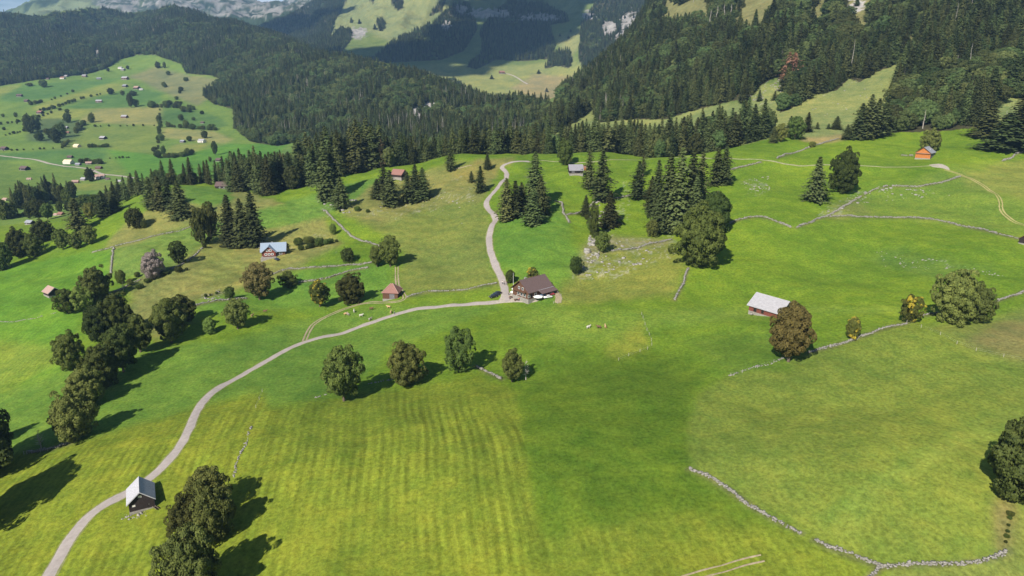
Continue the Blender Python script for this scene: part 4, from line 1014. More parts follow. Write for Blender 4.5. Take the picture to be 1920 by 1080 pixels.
def spread(name, label, P_, h, kind, seed, srcs):
    rg = np.random.default_rng(seed + 100)
    me = bpy.data.meshes.new(name); me.vertices.add(len(P_)); me.vertices.foreach_set('co', P_.astype(np.float32).ravel())
    def attr(nm, ty, arr):
        a = me.attributes.new(nm, ty, 'POINT'); a.data.foreach_set('value' if ty != 'FLOAT_VECTOR' else 'vector', arr.ravel())
    base = np.where(kind < 4, 27.0, np.where(kind < 6, 16.5, 25.0))
    sz = h / base; sx = sz * rg.uniform(1.15, 1.6, len(h)); sx[kind == 6] *= .5; sx[(kind == 4) | (kind == 5)] *= .8
    attr('tsize', 'FLOAT_VECTOR', np.stack([sx, sx, sz], 1).astype(np.float32))
    attr('tturn', 'FLOAT', rg.uniform(0, 6.28, len(h)).astype(np.float32))
    attr('tkind', 'INT', kind.astype(np.int32))
    o = link(name, me); tag(o, label, 'forest', None, 'stuff')
    g = bpy.data.node_groups.new(name, 'GeometryNodeTree')
    g.interface.new_socket('Geometry', in_out='INPUT', socket_type='NodeSocketGeometry'); g.interface.new_socket('Geometry', in_out='OUTPUT', socket_type='NodeSocketGeometry')
    gi = g.nodes.new('NodeGroupInput'); go = g.nodes.new('NodeGroupOutput')
    def na(nm, ty):
        x = g.nodes.new('GeometryNodeInputNamedAttribute'); x.data_type = ty; x.inputs[0].default_value = nm; return x.outputs[0]
    size, turn, knd = na('tsize', 'FLOAT_VECTOR'), na('tturn', 'FLOAT'), na('tkind', 'INT')
    cx = g.nodes.new('ShaderNodeCombineXYZ'); g.links.new(turn, cx.inputs[2])
    jn = g.nodes.new('GeometryNodeJoinGeometry')
    for kk, objs in enumerate(srcs):
        cmp_ = g.nodes.new('FunctionNodeCompare'); cmp_.data_type = 'INT'; cmp_.operation = 'EQUAL'
        ii = [s for s in cmp_.inputs if s.type == 'INT']; g.links.new(knd, ii[0]); ii[1].default_value = kk
        jj = g.nodes.new('GeometryNodeJoinGeometry')
        for ob in objs:
            oi = g.nodes.new('GeometryNodeObjectInfo'); oi.transform_space = 'ORIGINAL'; oi.inputs['Object'].default_value = ob; oi.inputs['As Instance'].default_value = False
            g.links.new(oi.outputs['Geometry'], jj.inputs[0])
        ip = g.nodes.new('GeometryNodeInstanceOnPoints')
        g.links.new(gi.outputs[0], ip.inputs['Points']); g.links.new(cmp_.outputs[0], ip.inputs['Selection']); g.links.new(jj.outputs[0], ip.inputs['Instance'])
        g.links.new(cx.outputs[0], ip.inputs['Rotation']); g.links.new(size, ip.inputs['Scale'])
        g.links.new(ip.outputs[0], jn.inputs[0])
    g.links.new(jn.outputs[0], go.inputs[0])
    md = o.modifiers.new('trees', 'NODES'); md.node_group = g
    return o
def src(mesh, matname=None):
    """a standing tree whose crown mesh the wood repeats"""
    for e, p, h in TREES:
        ch = [c for c in e.children if c.name.startswith('crown')]
        if ch and ch[0].data == mesh and (matname is None or ch[0].material_slots[0].material == M[matname]):
            return [c for c in e.children if c.data and c.type == 'MESH']
    raise RuntimeError('no source')
deadsrc = [c for e, p, h in TREES if e.name.startswith('dead_spruce') for c in e.children if c.data == DEAD[1]][:1]
SRCS = [src(SPR['s0'][0]), src(SPR['s1'][0]), src(SPR['s2'][0]), src(SPR['s3'][0]), src(BLF['e0'][0]), src(BLF[next(k for k in ('l0', 'e1', 'c0') if any(c.data == BLF[k][0] for e, p, h in TREES for c in e.children))][0]), deadsrc]
near_ind = []
def near_take(P_, h, kind, cnt):
    d = np.hypot(P_[:, 0], P_[:, 1]); o = np.argsort(d); return o[:cnt], o[cnt:]
# right hand slope: the nearest rank as single trees
Pr, hr_, kr = scatter_wood('wood', '', [F_R1, F_R2], (560, 1900), 8.6, (16, 37), .34, 21, .02, CLEAR)
near_i, rest = near_take(Pr, hr_, kr, 50)
for i in near_i:
    p = Vector(Pr[i]); right = p.x > 300
    k = kr[i]
    if k < 4: plant(SPR['s%d' % k], p, float(hr_[i]), None, name='spruce', label='dark spruce in the lowest rank of the steep wood on the right', group='spruces in the lowest rank of the steep right hand wood')
    elif k < 6: plant(BLF['e0' if k == 4 else 'r1'], p, float(hr_[i]), None, name='broadleaf_tree', label='dark leafy tree in the lowest rank of the steep wood on the right', group='leafy trees in the lowest rank of the steep right hand wood')
    else: plant(DEAD, p, float(hr_[i]) * .6, 5, name='dead_spruce', label='bare dead spruce in the lowest rank of the steep wood on the right', group='dead spruces in the steep right hand wood')
rg2 = np.random.default_rng(77); bp_ = []; bh_ = []
for (x0, x1, d0, d1, n, h0, h1) in [(428,560,675,745,26,21,33),(560,720,690,770,44,30,46),(700,960,685,760,70,21,31),(950,1240,685,750,76,22,33),(1230,1400,665,705,36,24,36)]:
    for k in range(n):
        p = at_depth(rg2.uniform(x0, x1), rg2.uniform(d0, d1)); bp_.append(tuple(p)); bh_.append(rg2.uniform(h0, h1))
bk = rg2.integers(0, 4, len(bp_)); lf_ = rg2.random(len(bp_)) < .25; bk[lf_] = 4 + rg2.integers(0, 2, lf_.sum()); bh_ = np.array(bh_); bh_[lf_] *= .75
spread('belt_wood', 'rear ranks of the dark mixed wood behind the crest of the meadow', np.array(bp_), bh_, bk, 9, SRCS)
spread('mountain_wood', 'steep dark mixed wood climbing the right hand mountainside', Pr[rest], hr_[rest], kr[rest], 3, SRCS)
a = scatter_wood('wood', '', [F_LEFT], (950, 3900), 10.5, (16, 31), .42, 22, .05)
spread('hill_wood', 'dark wooded hill across the valley on the left', *a, 4, SRCS)
a = scatter_wood('wood', '', F_MTN, (2300, 6500), 13.0, (20, 28), .06, 23, .01)
spread('far_wood', 'bluish spruce woods on the far mountain', *a, 5, SRCS)
# ------------------------------------------------------------------ lanes and tracks
M['asphalt'] = varied('asphalt', (.33, .29, .265), .14, .6, .9, .15)
M['gravel'] = varied('gravel', (.36, .32, .265), .25, 1.2, .95, .1)
M['earth'] = varied('earth', (.30, .245, .16), .3, 1.0, .95, .1)
M['fringe'] = varied('road_fringe', (.19, .20, .075), .3, .7, .95, .1)
M['worn'] = varied('worn_track', (.30, .285, .17), .3, .5, .95, .1)
M['rutgrass'] = varied('worn_turf', (.33, .29, .12), .25, .8, .95, .1)
def catmull(P_, step):
    P_ = [np.array(p, float) for p in P_]
    out_ = []
    for i in range(len(P_) - 1):
        p0 = P_[max(i - 1, 0)]; p1 = P_[i]; p2 = P_[i + 1]; p3 = P_[min(i + 2, len(P_) - 1)]
        n = max(2, int(np.hypot(*(p2 - p1)) / step))
        for k in range(n):
            t = k / n
            out_.append(.5 * ((2 * p1) + (-p0 + p2) * t + (2 * p0 - 5 * p1 + 4 * p2 - p3) * t * t + (-p0 + 3 * p1 - 3 * p2 + p3) * t ** 3))
    out_.append(P_[-1])
    return np.array(out_)
def plan(pl, dmin=90):
    return [tuple(pick(x, y, dmin)[0][:2]) for x, y in pl]
def ribbon(name, pxl, width, mat, label, lift=.10, dmin=90, off=0.0, raw=False, kind='structure', wob_=0.3):
    P_ = catmull(plan(pxl, dmin) if not raw else pxl, 1.4)
    # soften survey jitter
    for _ in range(3): P_[1:-1] = (P_[:-2] + 2 * P_[1:-1] + P_[2:]) / 4
    T_ = np.gradient(P_, axis=0); T_ /= np.linalg.norm(T_, axis=1, keepdims=True) + 1e-9
    Nn = np.stack([-T_[:, 1], T_[:, 0]], 1)
    K = 5; rows = []
    s = np.arange(len(P_))
    for k in range(K):
        u = (k / (K - 1) - .5)
        ed = wob_ * fbm(s / 4.0, s * 0 + k * 7.0, 5, 2) if k in (0, K - 1) else 0
        q = P_ + Nn * (off + u * width + ed)[:, None] if np.ndim(ed) else P_ + Nn * (off + u * width)
        z = ground(q[:, 0], q[:, 1]) + lift * (1 if 0 < k < K - 1 else .35)
        rows.append(np.column_stack([q, z]))
    Vv = np.stack(rows, 1).reshape(-1, 3); n = len(P_)
    ii = np.arange(n * K).reshape(n, K)
    Ff = np.stack([ii[:-1, :-1], ii[:-1, 1:], ii[1:, 1:], ii[1:, :-1]], -1).reshape(-1, 4)[:, ::-1]
    o = link(name, mesh_np(name, Vv, Ff, mat, smooth=True)); tag(o, label, None, None, kind)
    return P_
LANE = [(84,1092),(110,1047),(140,997),(173,962),(213,937),(253,917),(283,895),(307,873),(333,843),(353,807),(365,777),(380,753),(400,735),(425,719),(500,677),(567,643),(640,626),(690,607),(740,590),(790,578),(840,573),(907,569),(948,564)]
LANE2 = [(952,566),(948,553),(942,527),(930,500),(919,470),(917,447),(922,424),(929,413),(924,400),(912,385),(917,370),(928,358),(945,338),(950,326),(941,315),(950,307),(993,303)]
ribbon('verge', LANE, 4.0, M['fringe'], 'worn grassy verge of the lower lane', .07, wob_=.5)
ribbon('verge', LANE2, 4.4, M['fringe'], 'worn grassy verge of the upper lane', .10, wob_=.5)
ribbon('lane', LANE, 3.2, M['asphalt'], 'pale single track lane curving up from the lower left', .12)
ribbon('lane', LANE2, 3.6, M['asphalt'], 'pale lane climbing from the inn to the crest', .16)
ribbon('track', [(993,303),(1017,301),(1043,303),(1090,305),(1180,300),(1280,295),(1367,297),(1447,302),(1547,309),(1640,312),(1713,313),(1760,312)], 1.7, M['worn'], 'gravel track along the crest to the orange barn', .2)
def ruts(pl, label, mat='earth', gap=1.5, w=.75, dmin=90):
    for s in (-1, 1): ribbon('track', pl, w, M[mat], label, .1, dmin, off=s * gap / 2)
ruts([(570,640),(579,620),(587,609),(601,599),(622,589),(647,579),(672,571),(695,567),(722,567),(745,566),(759,560),(755,550),(747,537),(744,519),(744,500)], 'earth cart track past the hipped barn')
ruts([(1772,318),(1800,327),(1830,340),(1860,360),(1876,377),(1878,393),(1893,410),(1913,420),(1960,435)], 'grassy cart track on the right', 'rutgrass')
ruts([(1280,1086),(1340,1070),(1385,1056),(1430,1046)], 'pale cart track at the lower right', 'earth', 1.8, .38)
ribbon('road', [(-60,288),(0,292),(42,297),(80,303),(117,311),(167,317),(187,325),(233,331),(255,334)], 6.0, M['gravel'], 'valley road through the hamlet', .5, 700)
ribbon('path', [(946,137),(960,141),(975,149),(990,158)], 8, M['gravel'], 'path below the far alp', 1.0, 2200)
ribbon('path', [(885,310),(862,315),(850,318)], 1.6, M['earth'], 'earth path on the crest', .2)
# gravel forecourts
def apron(name, poly, mat, label, lift=.14):
    P_ = np.array(plan(poly)); c = P_.mean(0)
    Vv = []; Ff = []; K = 8; n = len(P_) * 4
    Q = catmull([tuple(p) for p in P_] + [tuple(P_[0])], 1e9 if False else 2.0)[:-1]; n = len(Q)
    for k in range(K):
        q = c + (Q - c) * ((k + .02) / (K - 1) if k < K - 1 else 1.0)
        z = ground(q[:, 0], q[:, 1]) + (lift if k < K - 1 else lift * .3)
        Vv.append(np.column_stack([q, z]))
    Vv = np.concatenate(Vv)
    for k in range(K - 1):
        for i in range(n): Ff.append((k * n + i, k * n + (i + 1) % n, (k + 1) * n + (i + 1) % n, (k + 1) * n + i))
    o = link(name, mesh_np(name, Vv, np.array(Ff)[:, ::-1], mat)); tag(o, label, None, None, 'structure')
apron('forecourt', [(905,570),(935,563),(940,552),(952,548),(972,553),(990,558),(1008,563),(1000,567),(960,567)], M['gravel'], 'gravel forecourt and terrace of the inn')
apron('forecourt', [(1742,309),(1760,307),(1776,312),(1780,319),(1765,315),(1748,313)], M['gravel'], 'pale gravel patch beside the orange barn')
apron('yard', [(1035,548),(1045,546),(1053,556),(1051,568),(1040,567),(1042,558)], M['earth'], 'trodden earth yard right of the inn')

# ------------------------------------------------------------------ dry stone walls
M['rock'] = varied('weathered_rock', (.27, .255, .225), .45, 1.2, .95, .1, bump=.3)
M['stone'] = varied('field_stone', (.25, .235, .21), .45, 1.7, .95, .15, bump=.3)
CUBE = np.array([(-1,-1,-1),(1,-1,-1),(1,1,-1),(-1,1,-1),(-1,-1,1),(1,-1,1),(1,1,1),(-1,1,1)], float) * .5
CF = np.array([(0,3,2,1),(4,5,6,7),(0,1,5,4),(1,2,6,5),(2,3,7,6),(3,0,4,7)])
def stones(P_, size, rg):
    n = len(P_)
    V = CUBE[None] * size[:, None, None] * rg.uniform(.6, 1.3, (n, 1, 3)) * np.array([1.2, 1, .8])
    V = V * rg.uniform(.72, 1.12, (n, 8, 1))
    a = rg.uniform(0, 6.28, n); ca_, sa = np.cos(a), np.sin(a)
    x = V[..., 0] * ca_[:, None] - V[..., 1] * sa[:, None]; y = V[..., 0] * sa[:, None] + V[..., 1] * ca_[:, None]
    V = np.stack([x, y, V[..., 2] + rg.uniform(-.1, .1, (n, 1)) * x], -1) + P_[:, None]
    F = (CF[None] + (np.arange(n) * 8)[:, None, None]).reshape(-1, 4)
    return V.reshape(-1, 3), F
def wall(pl, label, w=.9, h=.8, dens=9, size=.42, gaps=0.0, dmin=90, seed=1):
    rg = np.random.default_rng(seed + int(pl[0][0]))
    P_ = catmull(plan(pl, dmin), .5)
    L_ = np.hypot(*np.diff(P_, axis=0).T).sum()
    n = int(min(4200, L_ * dens))
    s = rg.uniform(0, len(P_) - 1.001, n)
    if gaps:
        g = vnoise(s * .09, s * 0 + 3, seed) ; s = s[g > gaps]; n = len(s)
    i = s.astype(int); f_ = (s - i)[:, None]
    q = P_[i] * (1 - f_) + P_[i + 1] * f_
    T_ = np.gradient(P_, axis=0)[i]; T_ /= np.linalg.norm(T_, axis=1, keepdims=True) + 1e-9
    Nn = np.stack([-T_[:, 1], T_[:, 0]], 1)
    zf = rg.uniform(0, 1, n); hh = h * (.7 + .5 * vnoise(s * .2, s * 0, 4)); 
    off = rg.normal(scale=.5, size=n).clip(-1.1, 1.1) * w * .5 * (1 - .45 * zf)
    q = q + Nn * off[:, None] + Nn * (0.25 * fbm(s * .06, s * 0, 9, 2))[:, None] * 2
    z = ground(q[:, 0], q[:, 1]) + zf * hh - .14
    V, F = stones(np.column_stack([q, z]), rg.uniform(.6, 1.3, n) * size, rg)
    o = link('stone_wall', mesh_np('stone_wall', V, F, M['stone'])); tag(o, label, 'stone wall', 'dry stone walls crossing the meadows')
for pl, lb in WL:
    d = pick(*pl[0])[1]
    thin_ = 'thin' in lb or 'low wall' in lb
    wall(pl, lb, .7 + d / 1800, (.4 if thin_ else .7) + d / 4000, (9 if d < 260 else 6) * (.7 if thin_ else 1), .34 + d / 1800, .3 if ('broken' in lb or 'ragged' in lb or 'overgrown' in lb) else 0)
for pl, lb in [([(1368,705),(1400,694),(1440,683),(1472,671)], 'sunken line of stones left of the rusty maple'), ([(438,895),(445,870),(455,845),(463,825),(472,800)], 'row of scattered field stones in the mown lower left field'),
               ([(690,720),(735,713)], 'few stones at the foot of the round maple'), ([(590,746),(612,740)], 'few stones left of the tall dark oval maple'), ([(0,603),(60,598),(105,586)], 'faint stone line left of the light green trees')]:
    wall(pl, lb, 1.0, .3, 3.2, .42, .3)
def rocks(name, label, poly, n, s0, s1, seed, dmin=90):
    rg = np.random.default_rng(seed); poly_ = np.array(poly, float); P_ = []
    while len(P_) < n:
        x = rg.uniform(poly_[:, 0].min(), poly_[:, 0].max()); y = rg.uniform(poly_[:, 1].min(), poly_[:, 1].max())
        if inpoly(np.array([x]), np.array([y]), poly)[0] and vnoise(np.array([x / 14.]), np.array([y / 8.]), seed)[0] > .45:
            p, d = pick(x, y, dmin); P_.append((p.x, p.y, p.z - .06))
    V, F = stones(np.array(P_), s0 + (s1 - s0) * rg.random(n) ** 3, rg)
    tag(link(name, mesh_np(name, V, F, M['rock'])), label, 'rocks', None, 'stuff')
rocks('field_rocks', 'pale limestone rocks strewn behind the inn', [(1075,530),(1105,470),(1130,450),(1250,455),(1210,500),(1130,520)], 130, .3, 1.7, 1)
rocks('field_rocks', 'limestone outcrop below the spruces behind the inn', [(1098,478),(1106,440),(1125,450),(1140,470),(1128,480)], 110, .8, 2.8, 2)
rocks('field_rocks', 'rocks of the bank above the inn', [(1100,430),(1110,385),(1135,365),(1135,400),(1120,430)], 90, .6, 2.6, 3)
rocks('field_rocks', 'stones dotted over the dry pasture', [(760,330),(860,315),(900,350),(870,420),(780,400),(700,400)], 110, .35, 1.3, 4)
rocks('field_rocks', 'stones at the head of the zigzag wall', [(600,340),(640,355),(690,392),(640,402),(606,385)], 90, .7, 2.4, 5)
rocks('field_rocks', 'white stones in the right hand meadow', [(1640,470),(1700,475),(1800,495),(1900,520),(1780,510),(1660,500)], 60, .35, 1.0, 6)
rocks('field_rocks', 'rocks on the knoll of the ragged wall', [(1545,400),(1580,370),(1650,345),(1800,365),(1640,380)], 80, .5, 1.7, 7)
rocks('field_rocks', 'stones in the meadow above the huge maple', [(1390,340),(1440,330),(1445,362),(1400,362)], 50, .5, 1.5, 8)
rocks('field_rocks', 'pale stones on the steep pasture spur', [(1405,175),(1465,145),(1475,170),(1440,190),(1405,188)], 90, .7, 2.6, 9, 600)
rocks('field_rocks', 'rubble at the front of the near barn', [(226,966),(285,956),(286,964),(262,970),(228,978)], 40, .2, .7, 21)
rocks('field_rocks', 'stones along the left slope foot', [(370,565),(430,530),(440,545),(390,565)], 50, .4, 1.3, 10)
rocks('field_rocks', 'rocks below the tall spruces by the blue roofed house', [(470,470),(500,440),(520,455),(495,478)], 40, .5, 1.6, 11)
rocks('field_rocks', 'stones spread over the steep pasture', [(1420,210),(1600,140),(1690,120),(1680,180),(1500,230)], 60, .5, 1.5, 12, 600)

# ------------------------------------------------------------------ buildings
wood = lambda nm, c, v=.3: varied(nm, c, v, 2.2, .88, .15, (3, 3, .25))
M['w_dark'] = wood('dark_boards', (.035, .027, .026)); M['w_brown'] = wood('brown_boards', (.115, .060, .038)); M['w_red'] = wood('red_boards', (.17, .055, .04))
M['w_orange'] = varied('orange_boards', (.46, .175, .045), .35, 2.0, .8, .2, (3, 3, .3), col2=(.24, .075, .025)); M['w_grey'] = wood('grey_boards', (.16, .15, .16))
M['render'] = varied('pale_render', (.74, .70, .62), .08, 1, .9, .2); M['cream'] = varied('cream_render', (.72, .58, .40), .1, 1, .9, .2)
M['found'] = varied('rubble_base', (.27, .25, .22), .3, 2, .95, .15)
M['r_white'] = varied('pale_fibre_roof', (.34, .33, .345), .2, .9, .7, .3, (1, 3, 1)); M['r_grey'] = varied('grey_roof', (.27, .28, .31), .15, 1.2, .65, .3, (1, 4, 1))
M['r_light'] = varied('bleached_shingles', (.40, .395, .42), .28, 1.6, .8, .3, (1.5, 3, 1)); M['r_mid'] = varied('grey_shingles', (.24, .235, .255), .25, 1.4, .8, .3, (1.5, 3, 1)); M['r_brown'] = varied('brown_tiles', (.125, .085, .08), .25, 1.6, .8, .25, (1.5, 3, 1))
M['r_red'] = varied('faded_red_tiles', (.26, .135, .11), .2, 1.5, .85, .2, (1.5, 3, 1)); M['r_pink'] = varied('pink_tiles', (.37, .25, .21), .18, 1.5, .85, .2, (1.5, 3, 1)); M['r_blue'] = varied('blue_grey_roof', (.25, .31, .38), .12, 1.5, .6, .35, (1.5, 3, 1))
M['glass'] = newmat('window_glass', .12, .6)[0]; M['glass'].node_tree.nodes['Principled BSDF'].inputs['Base Color'].default_value = (.03, .04, .05, 1)
M['white'] = varied('white_paint', (.78, .77, .74), .06, 2, .6, .3); M['metal'] = varied('steel', (.45, .45, .46), .1, 3, .4, .5, metal=.6)
M['black'] = varied('dark_opening', (.02, .018, .018), .2, 2, .9, .1)
def opening(root, kind, face, u, z, w, h, L, Wd, frame='white', fill='glass'):
    fy = {'front': (-Wd / 2, -1), 'back': (Wd / 2, 1), 'left': (-L / 2, -1), 'right': (L / 2, 1)}[face]
    def bx(mb, u0, u1, z0, z1, t0, t1):
        a, b = sorted((fy[0] + fy[1] * t0, fy[0] + fy[1] * t1))
        if face in ('front', 'back'): mb.box(u0, u1, a, b, z0, z1)
        else: mb.box(a, b, u0, u1, z0, z1)
    mb = MB(); t = .12
    bx(mb, u - w/2 - t, u - w/2, z, z + h, -.02, .06); bx(mb, u + w/2, u + w/2 + t, z, z + h, -.02, .06); bx(mb, u - w/2 - t, u + w/2 + t, z + h, z + h + t, -.02, .06); bx(mb, u - w/2 - t, u + w/2 + t, z - t, z, -.02, .08)
    fo = mb.build(kind, M[frame], root)
    mb = MB(); bx(mb, u - w/2, u + w/2, z, z + h, -.02, .025); mb.build('pane' if kind == 'window' else 'door_leaf', M[fill], fo)
    if kind == 'door':
        mb = MB(); bx(mb, u + w * .32, u + w * .4, z + h * .45, z + h * .52, .025, .1); mb.build('handle', M['metal'], fo)
def gable(name, label, cat, pos, ang, L, Wd, eave, ridge, wm, rm_, over=.6, base=True, group=None, openings=(), chim=None, gm=None, skew=0.0, detail=True):
    e = empty(name, pos, ang); tag(e, label, cat, group)
    mb = MB(); z0 = .5 if base else -2
    y = Wd / 2; ry = skew
    mb.prism([(-y, z0), (y, z0), (y, eave - .04), (ry, ridge - .05), (-y, eave - .04)], -L / 2, L / 2); mb.build('wall', M[wm], e)
    if base:
        mb = MB(); mb.box(-L / 2 - .08, L / 2 + .08, -y - .08, y + .08, -2.5, z0); mb.build('foundation', M['found'], e)
    sl = (ridge - eave) / (y + ry); sr = (ridge - eave) / (y - ry); t = .2
    x = L / 2 + over
    mb = MB(); mb.prism([(-y - over, eave - sl * over), (ry, ridge), (y + over, eave - sr * over), (y + over, eave - sr * over + t), (ry, ridge + t), (-y - over, eave - sl * over + t)], -x, x)
    ro = mb.build('roof', M[rm_], e)
    if detail:
        mb = MB(); mb.prism([(ry - .3, ridge + t - .3 * sl + .02), (ry + .3, ridge + t - .3 * sr + .02), (ry, ridge + t + .10)], -x - .03, x + .03); mb.build('ridge_cap', M[rm_], ro)
        for s in (-1, 1):
            mb = MB(); mb.prism([(-y - over, eave - sl * over - .1), (ry, ridge - .1), (y + over, eave - sr * over - .1), (y + over, eave - sr * over + t + .03), (ry, ridge + t + .03), (-y - over, eave - sl * over + t + .03)], s * x, s * (x + .08)); mb.build('verge_board', M['r_light' if rm_ in ('r_white', 'r_light', 'r_pink') else 'w_brown'], ro)
    if chim:
        cx, cy = chim; mb = MB(); zc = ridge - abs(cy) * sl; mb.box(cx - .45, cx + .45, cy - .45, cy + .45, zc - .8, zc + 1.3); mb.box(cx - .55, cx + .55, cy - .55, cy + .55, zc + 1.3, zc + 1.45); mb.build('chimney', M['found'], ro)
    if gm:  # differently coloured gable triangles
        for s in (-1, 1):
            mb = MB(); mb.prism([(-y + .1, eave - .02), (ry, ridge - .12), (y - .1, eave - .02)], s * L / 2, s * (L / 2 + .03)); mb.build('gable_boarding', M[gm], e)
    for o in openings: opening(e, o[0], o[1], o[2], o[3], o[4], o[5], L, Wd, *(o[6:]))
    return e
def ridge_fit(r1, r2, g, h):
    """ridge ends seen at r1, r2 on a building standing on the land at g, ridge h above it"""
    p, d = pick(*g); z = p.z + h; q = []
    for r in (r1, r2):
        v = ray(*r); t = (z - CAMH) / v[2]; q.append(Vector((v[0] * t, v[1] * t, 0)))
    c = (q[0] + q[1]) / 2; dd = q[1] - q[0]
    gz = float(ground(c.x, c.y))
    return Vector((c.x, c.y, (gz + p.z) / 2)), math.atan2(dd.y, dd.x), dd.length
# 1 near barn
c, a, L_ = ridge_fit((261,924), (260,893), (258,946), 6.2)
print('near barn', c, math.degrees(a), L_)
e = gable('barn', 'dark timber barn with a pale silvery roof beside the lane, lower left', 'barn', c, a, 7.8, 6.2, 3.3, 6.0, 'w_dark', 'r_light', .5, True, None,
      [('window','left',1.9,1.9,.7,.5,'w_grey','render'), ('window','left',0.1,4.3,.8,.6,'w_grey','render'), ('door','left',-2.3,.6,1.5,2.1,'w_dark','w_dark'), ('door','front',0,.6,2.2,2.3,'w_dark','w_dark')])
mb = MB()
for k in range(6): mb.tube([(-4.3, -3.6 + k * .22, .35 + (k % 3) * .2), (-5.6 - .1 * k, -4.4 + k * .2, .2 + (k % 3) * .2)], .11, 6)
o = mb.build('log_pile', M['bark'], None); o.location = c; o.rotation_euler = (0, 0, a); o.location.z += .1; tag(o, 'small heap of dark logs at the right front corner of the near barn', 'logs')
# 2 red barn
c, a, L_ = ridge_fit((1421,550), (1478,566), (1440,590), 7.0)
print('red barn', c, math.degrees(a), L_)
gable('barn', 'red timber barn with a broad pale roof behind the rusty maple', 'barn', c, a, L_ * 1.0, 10.5, 3.2, 7.2, 'w_red', 'r_white', .7, True, None,
      [('door','front',-4.2,.7,1.4,1.9,'w_brown','black'), ('door','front',-.6,.9,1.1,1.5,'w_brown','black'), ('window','left',0,3.6,.8,.8,'w_grey','glass')], gm='w_grey')
hm, _ = pick(1429, 589)
rg_ = np.random.default_rng(3); V, F = stones(np.column_stack([hm.x + rg_.normal(scale=1.8, size=26), hm.y + rg_.normal(scale=.6, size=26), [hm.z + .2] * 26]), rg_.uniform(.4, 1.1, 26), rg_)
tag(link('rubble_heap', mesh_np('rubble_heap', V, F, M['stone'])), 'heap of white stones in front of the red barn', 'rubble')
# 3 inn
c, a, L_ = ridge_fit((976,527), (1019,516), (1003,556), 8.4)
print('inn', c, math.degrees(a), L_)
inn = gable('inn', 'large dark brown farmhouse inn with terrace at the lane junction', 'house', c, a, L_, 11.0, 4.3, 8.6, 'w_brown', 'r_brown', .9, True, None,
      [('window','left',-3.0,1.3,1.2,1.3,'white','glass'), ('window','left',-.8,1.3,1.2,1.3,'white','glass'), ('window','left',1.5,1.3,1.2,1.3,'white','glass'), ('window','left',-1.6,4.3,1.0,1.1,'white','glass'), ('window','left',1.0,4.3,1.0,1.1,'white','glass'),
       ('door','front',-5.5,.6,1.3,2.1,'w_red','w_dark'), ('window','front',-3,1.4,1.3,1.2,'white','glass'), ('window','front',-7.2,1.4,1.1,1.2,'white','glass'), ('door','front',6.2,.6,2.6,2.6,'w_grey','black')], chim=(-3, 1.5))
lt = MB()  # the lean-to roof over the byre side
lt.prism([(-5.5 - .85, 3.72), (-5.5 - 3.6, 2.7), (-5.5 - 3.6, 2.9), (-5.5 - .85, 3.98)], -L_ * .12, L_ / 2 + .9); lt.build('porch_roof', M['r_brown'], inn)
lt = MB(); lt.box(-L_ * .12, L_ / 2 + .9, -6.5, -6.3, 3.96, 4.06); lt.build('flashing', M['r_light'], inn)
for k in range(5):
    x = -L_ * .08 + k * (L_ / 2 + .5 + L_ * .08) / 4.0; mb = MB(); mb.box(x - .1, x + .1, -8.9, -8.7, -1.5, 2.72); mb.build('post', M['w_brown'], inn)
fb = MB(); fb.box(-L_ / 2 - .1, -L_ / 2 - 1.1, -4, 4, 3.0, 3.15) if False else fb.box(-L_ / 2 - 1.1, -L_ / 2 - .09, -4.2, 4.2, 3.3, 3.45); fb.box(-L_ / 2 - 1.1, -L_ / 2 - 1.02, -4.2, 4.2, 3.46, 4.2); fb.build('balcony', M['w_brown'], inn)
# 4 orange barn
c, a, L_ = ridge_fit((1729,279), (1745,275), (1735,303), 8.4)
print('orange barn', c, math.degrees(a), L_)
ob = gable('barn', 'bright orange timber barn with grey roof high on the right meadow', 'barn', c, a, min(max(L_, 9), 13), 10.2, 4.6, 8.4, 'w_orange', 'r_grey', .6, True, None,
      [('door','left',1.5,.6,2.4,2.4,'w_orange','w_orange'), ('door','front',0,.6,2.2,2.2,'w_grey','w_dark'), ('window','front',3,2,.8,.7,'w_grey','black')])
L4 = min(max(L_, 9), 13)
mb = MB(); mb.prism([(-5.2, 4.0), (-5.2, 4.2), (5.2, 4.2), (5.2, 4.0)], -L4 / 2 - 1.0, -L4 / 2 - .05); mb.build('gable_canopy', M['r_pink'], ob)
mb = MB(); mb.box(-L4/2 + .1, L4/2 - .1, -5.13, -5.105, .6, 4.2); mb.build('shaded_side', M['w_grey'], ob)  # grey sheet paints in the shade of the long side
mb = MB(); mb.box(.8, 1.9, -2.8, -2.0, 6.75, 6.95); 
o = mb.build('skylight', M['white'], ob); o.rotation_euler = (0, 0, 0)
# 5 hipped barn
p, d = pick(734, 560)
p.y += 3.0; p.z = float(ground(p.x, p.y)); e = empty('barn', p, math.radians(-6)); tag(e, 'square hipped red roofed hay barn beside the cart track', 'barn')
s = 3.9; mb = MB(); mb.box(-s, s, -s, s, -.2, 3.1); mb.build('wall', M['w_brown'], e); mb = MB(); mb.box(-s - .1, s + .1, -s - .1, s + .1, -2.5, -.2); mb.build('foundation', M['found'], e)
s = 4.5; mb = MB(); mb.add([(-s,-s,2.9),(s,-s,2.9),(s,s,2.9),(-s,s,2.9),(-.5,0,6.9),(.5,0,6.9)], [(0,1,5,4),(1,2,5),(2,3,4,5),(3,0,4),(3,2,1,0)]); ro = mb.build('roof', M['r_red'], e)
for (x0, y0, xe) in [(-s,-s,-.5),(s,-s,.5),(s,s,.5),(-s,s,-.5)]:
    mb = MB(); mb.tube([(x0, y0, 2.98), (xe, 0, 6.98)], .13, 5); mb.build('hip_cap', M['r_pink'], ro)
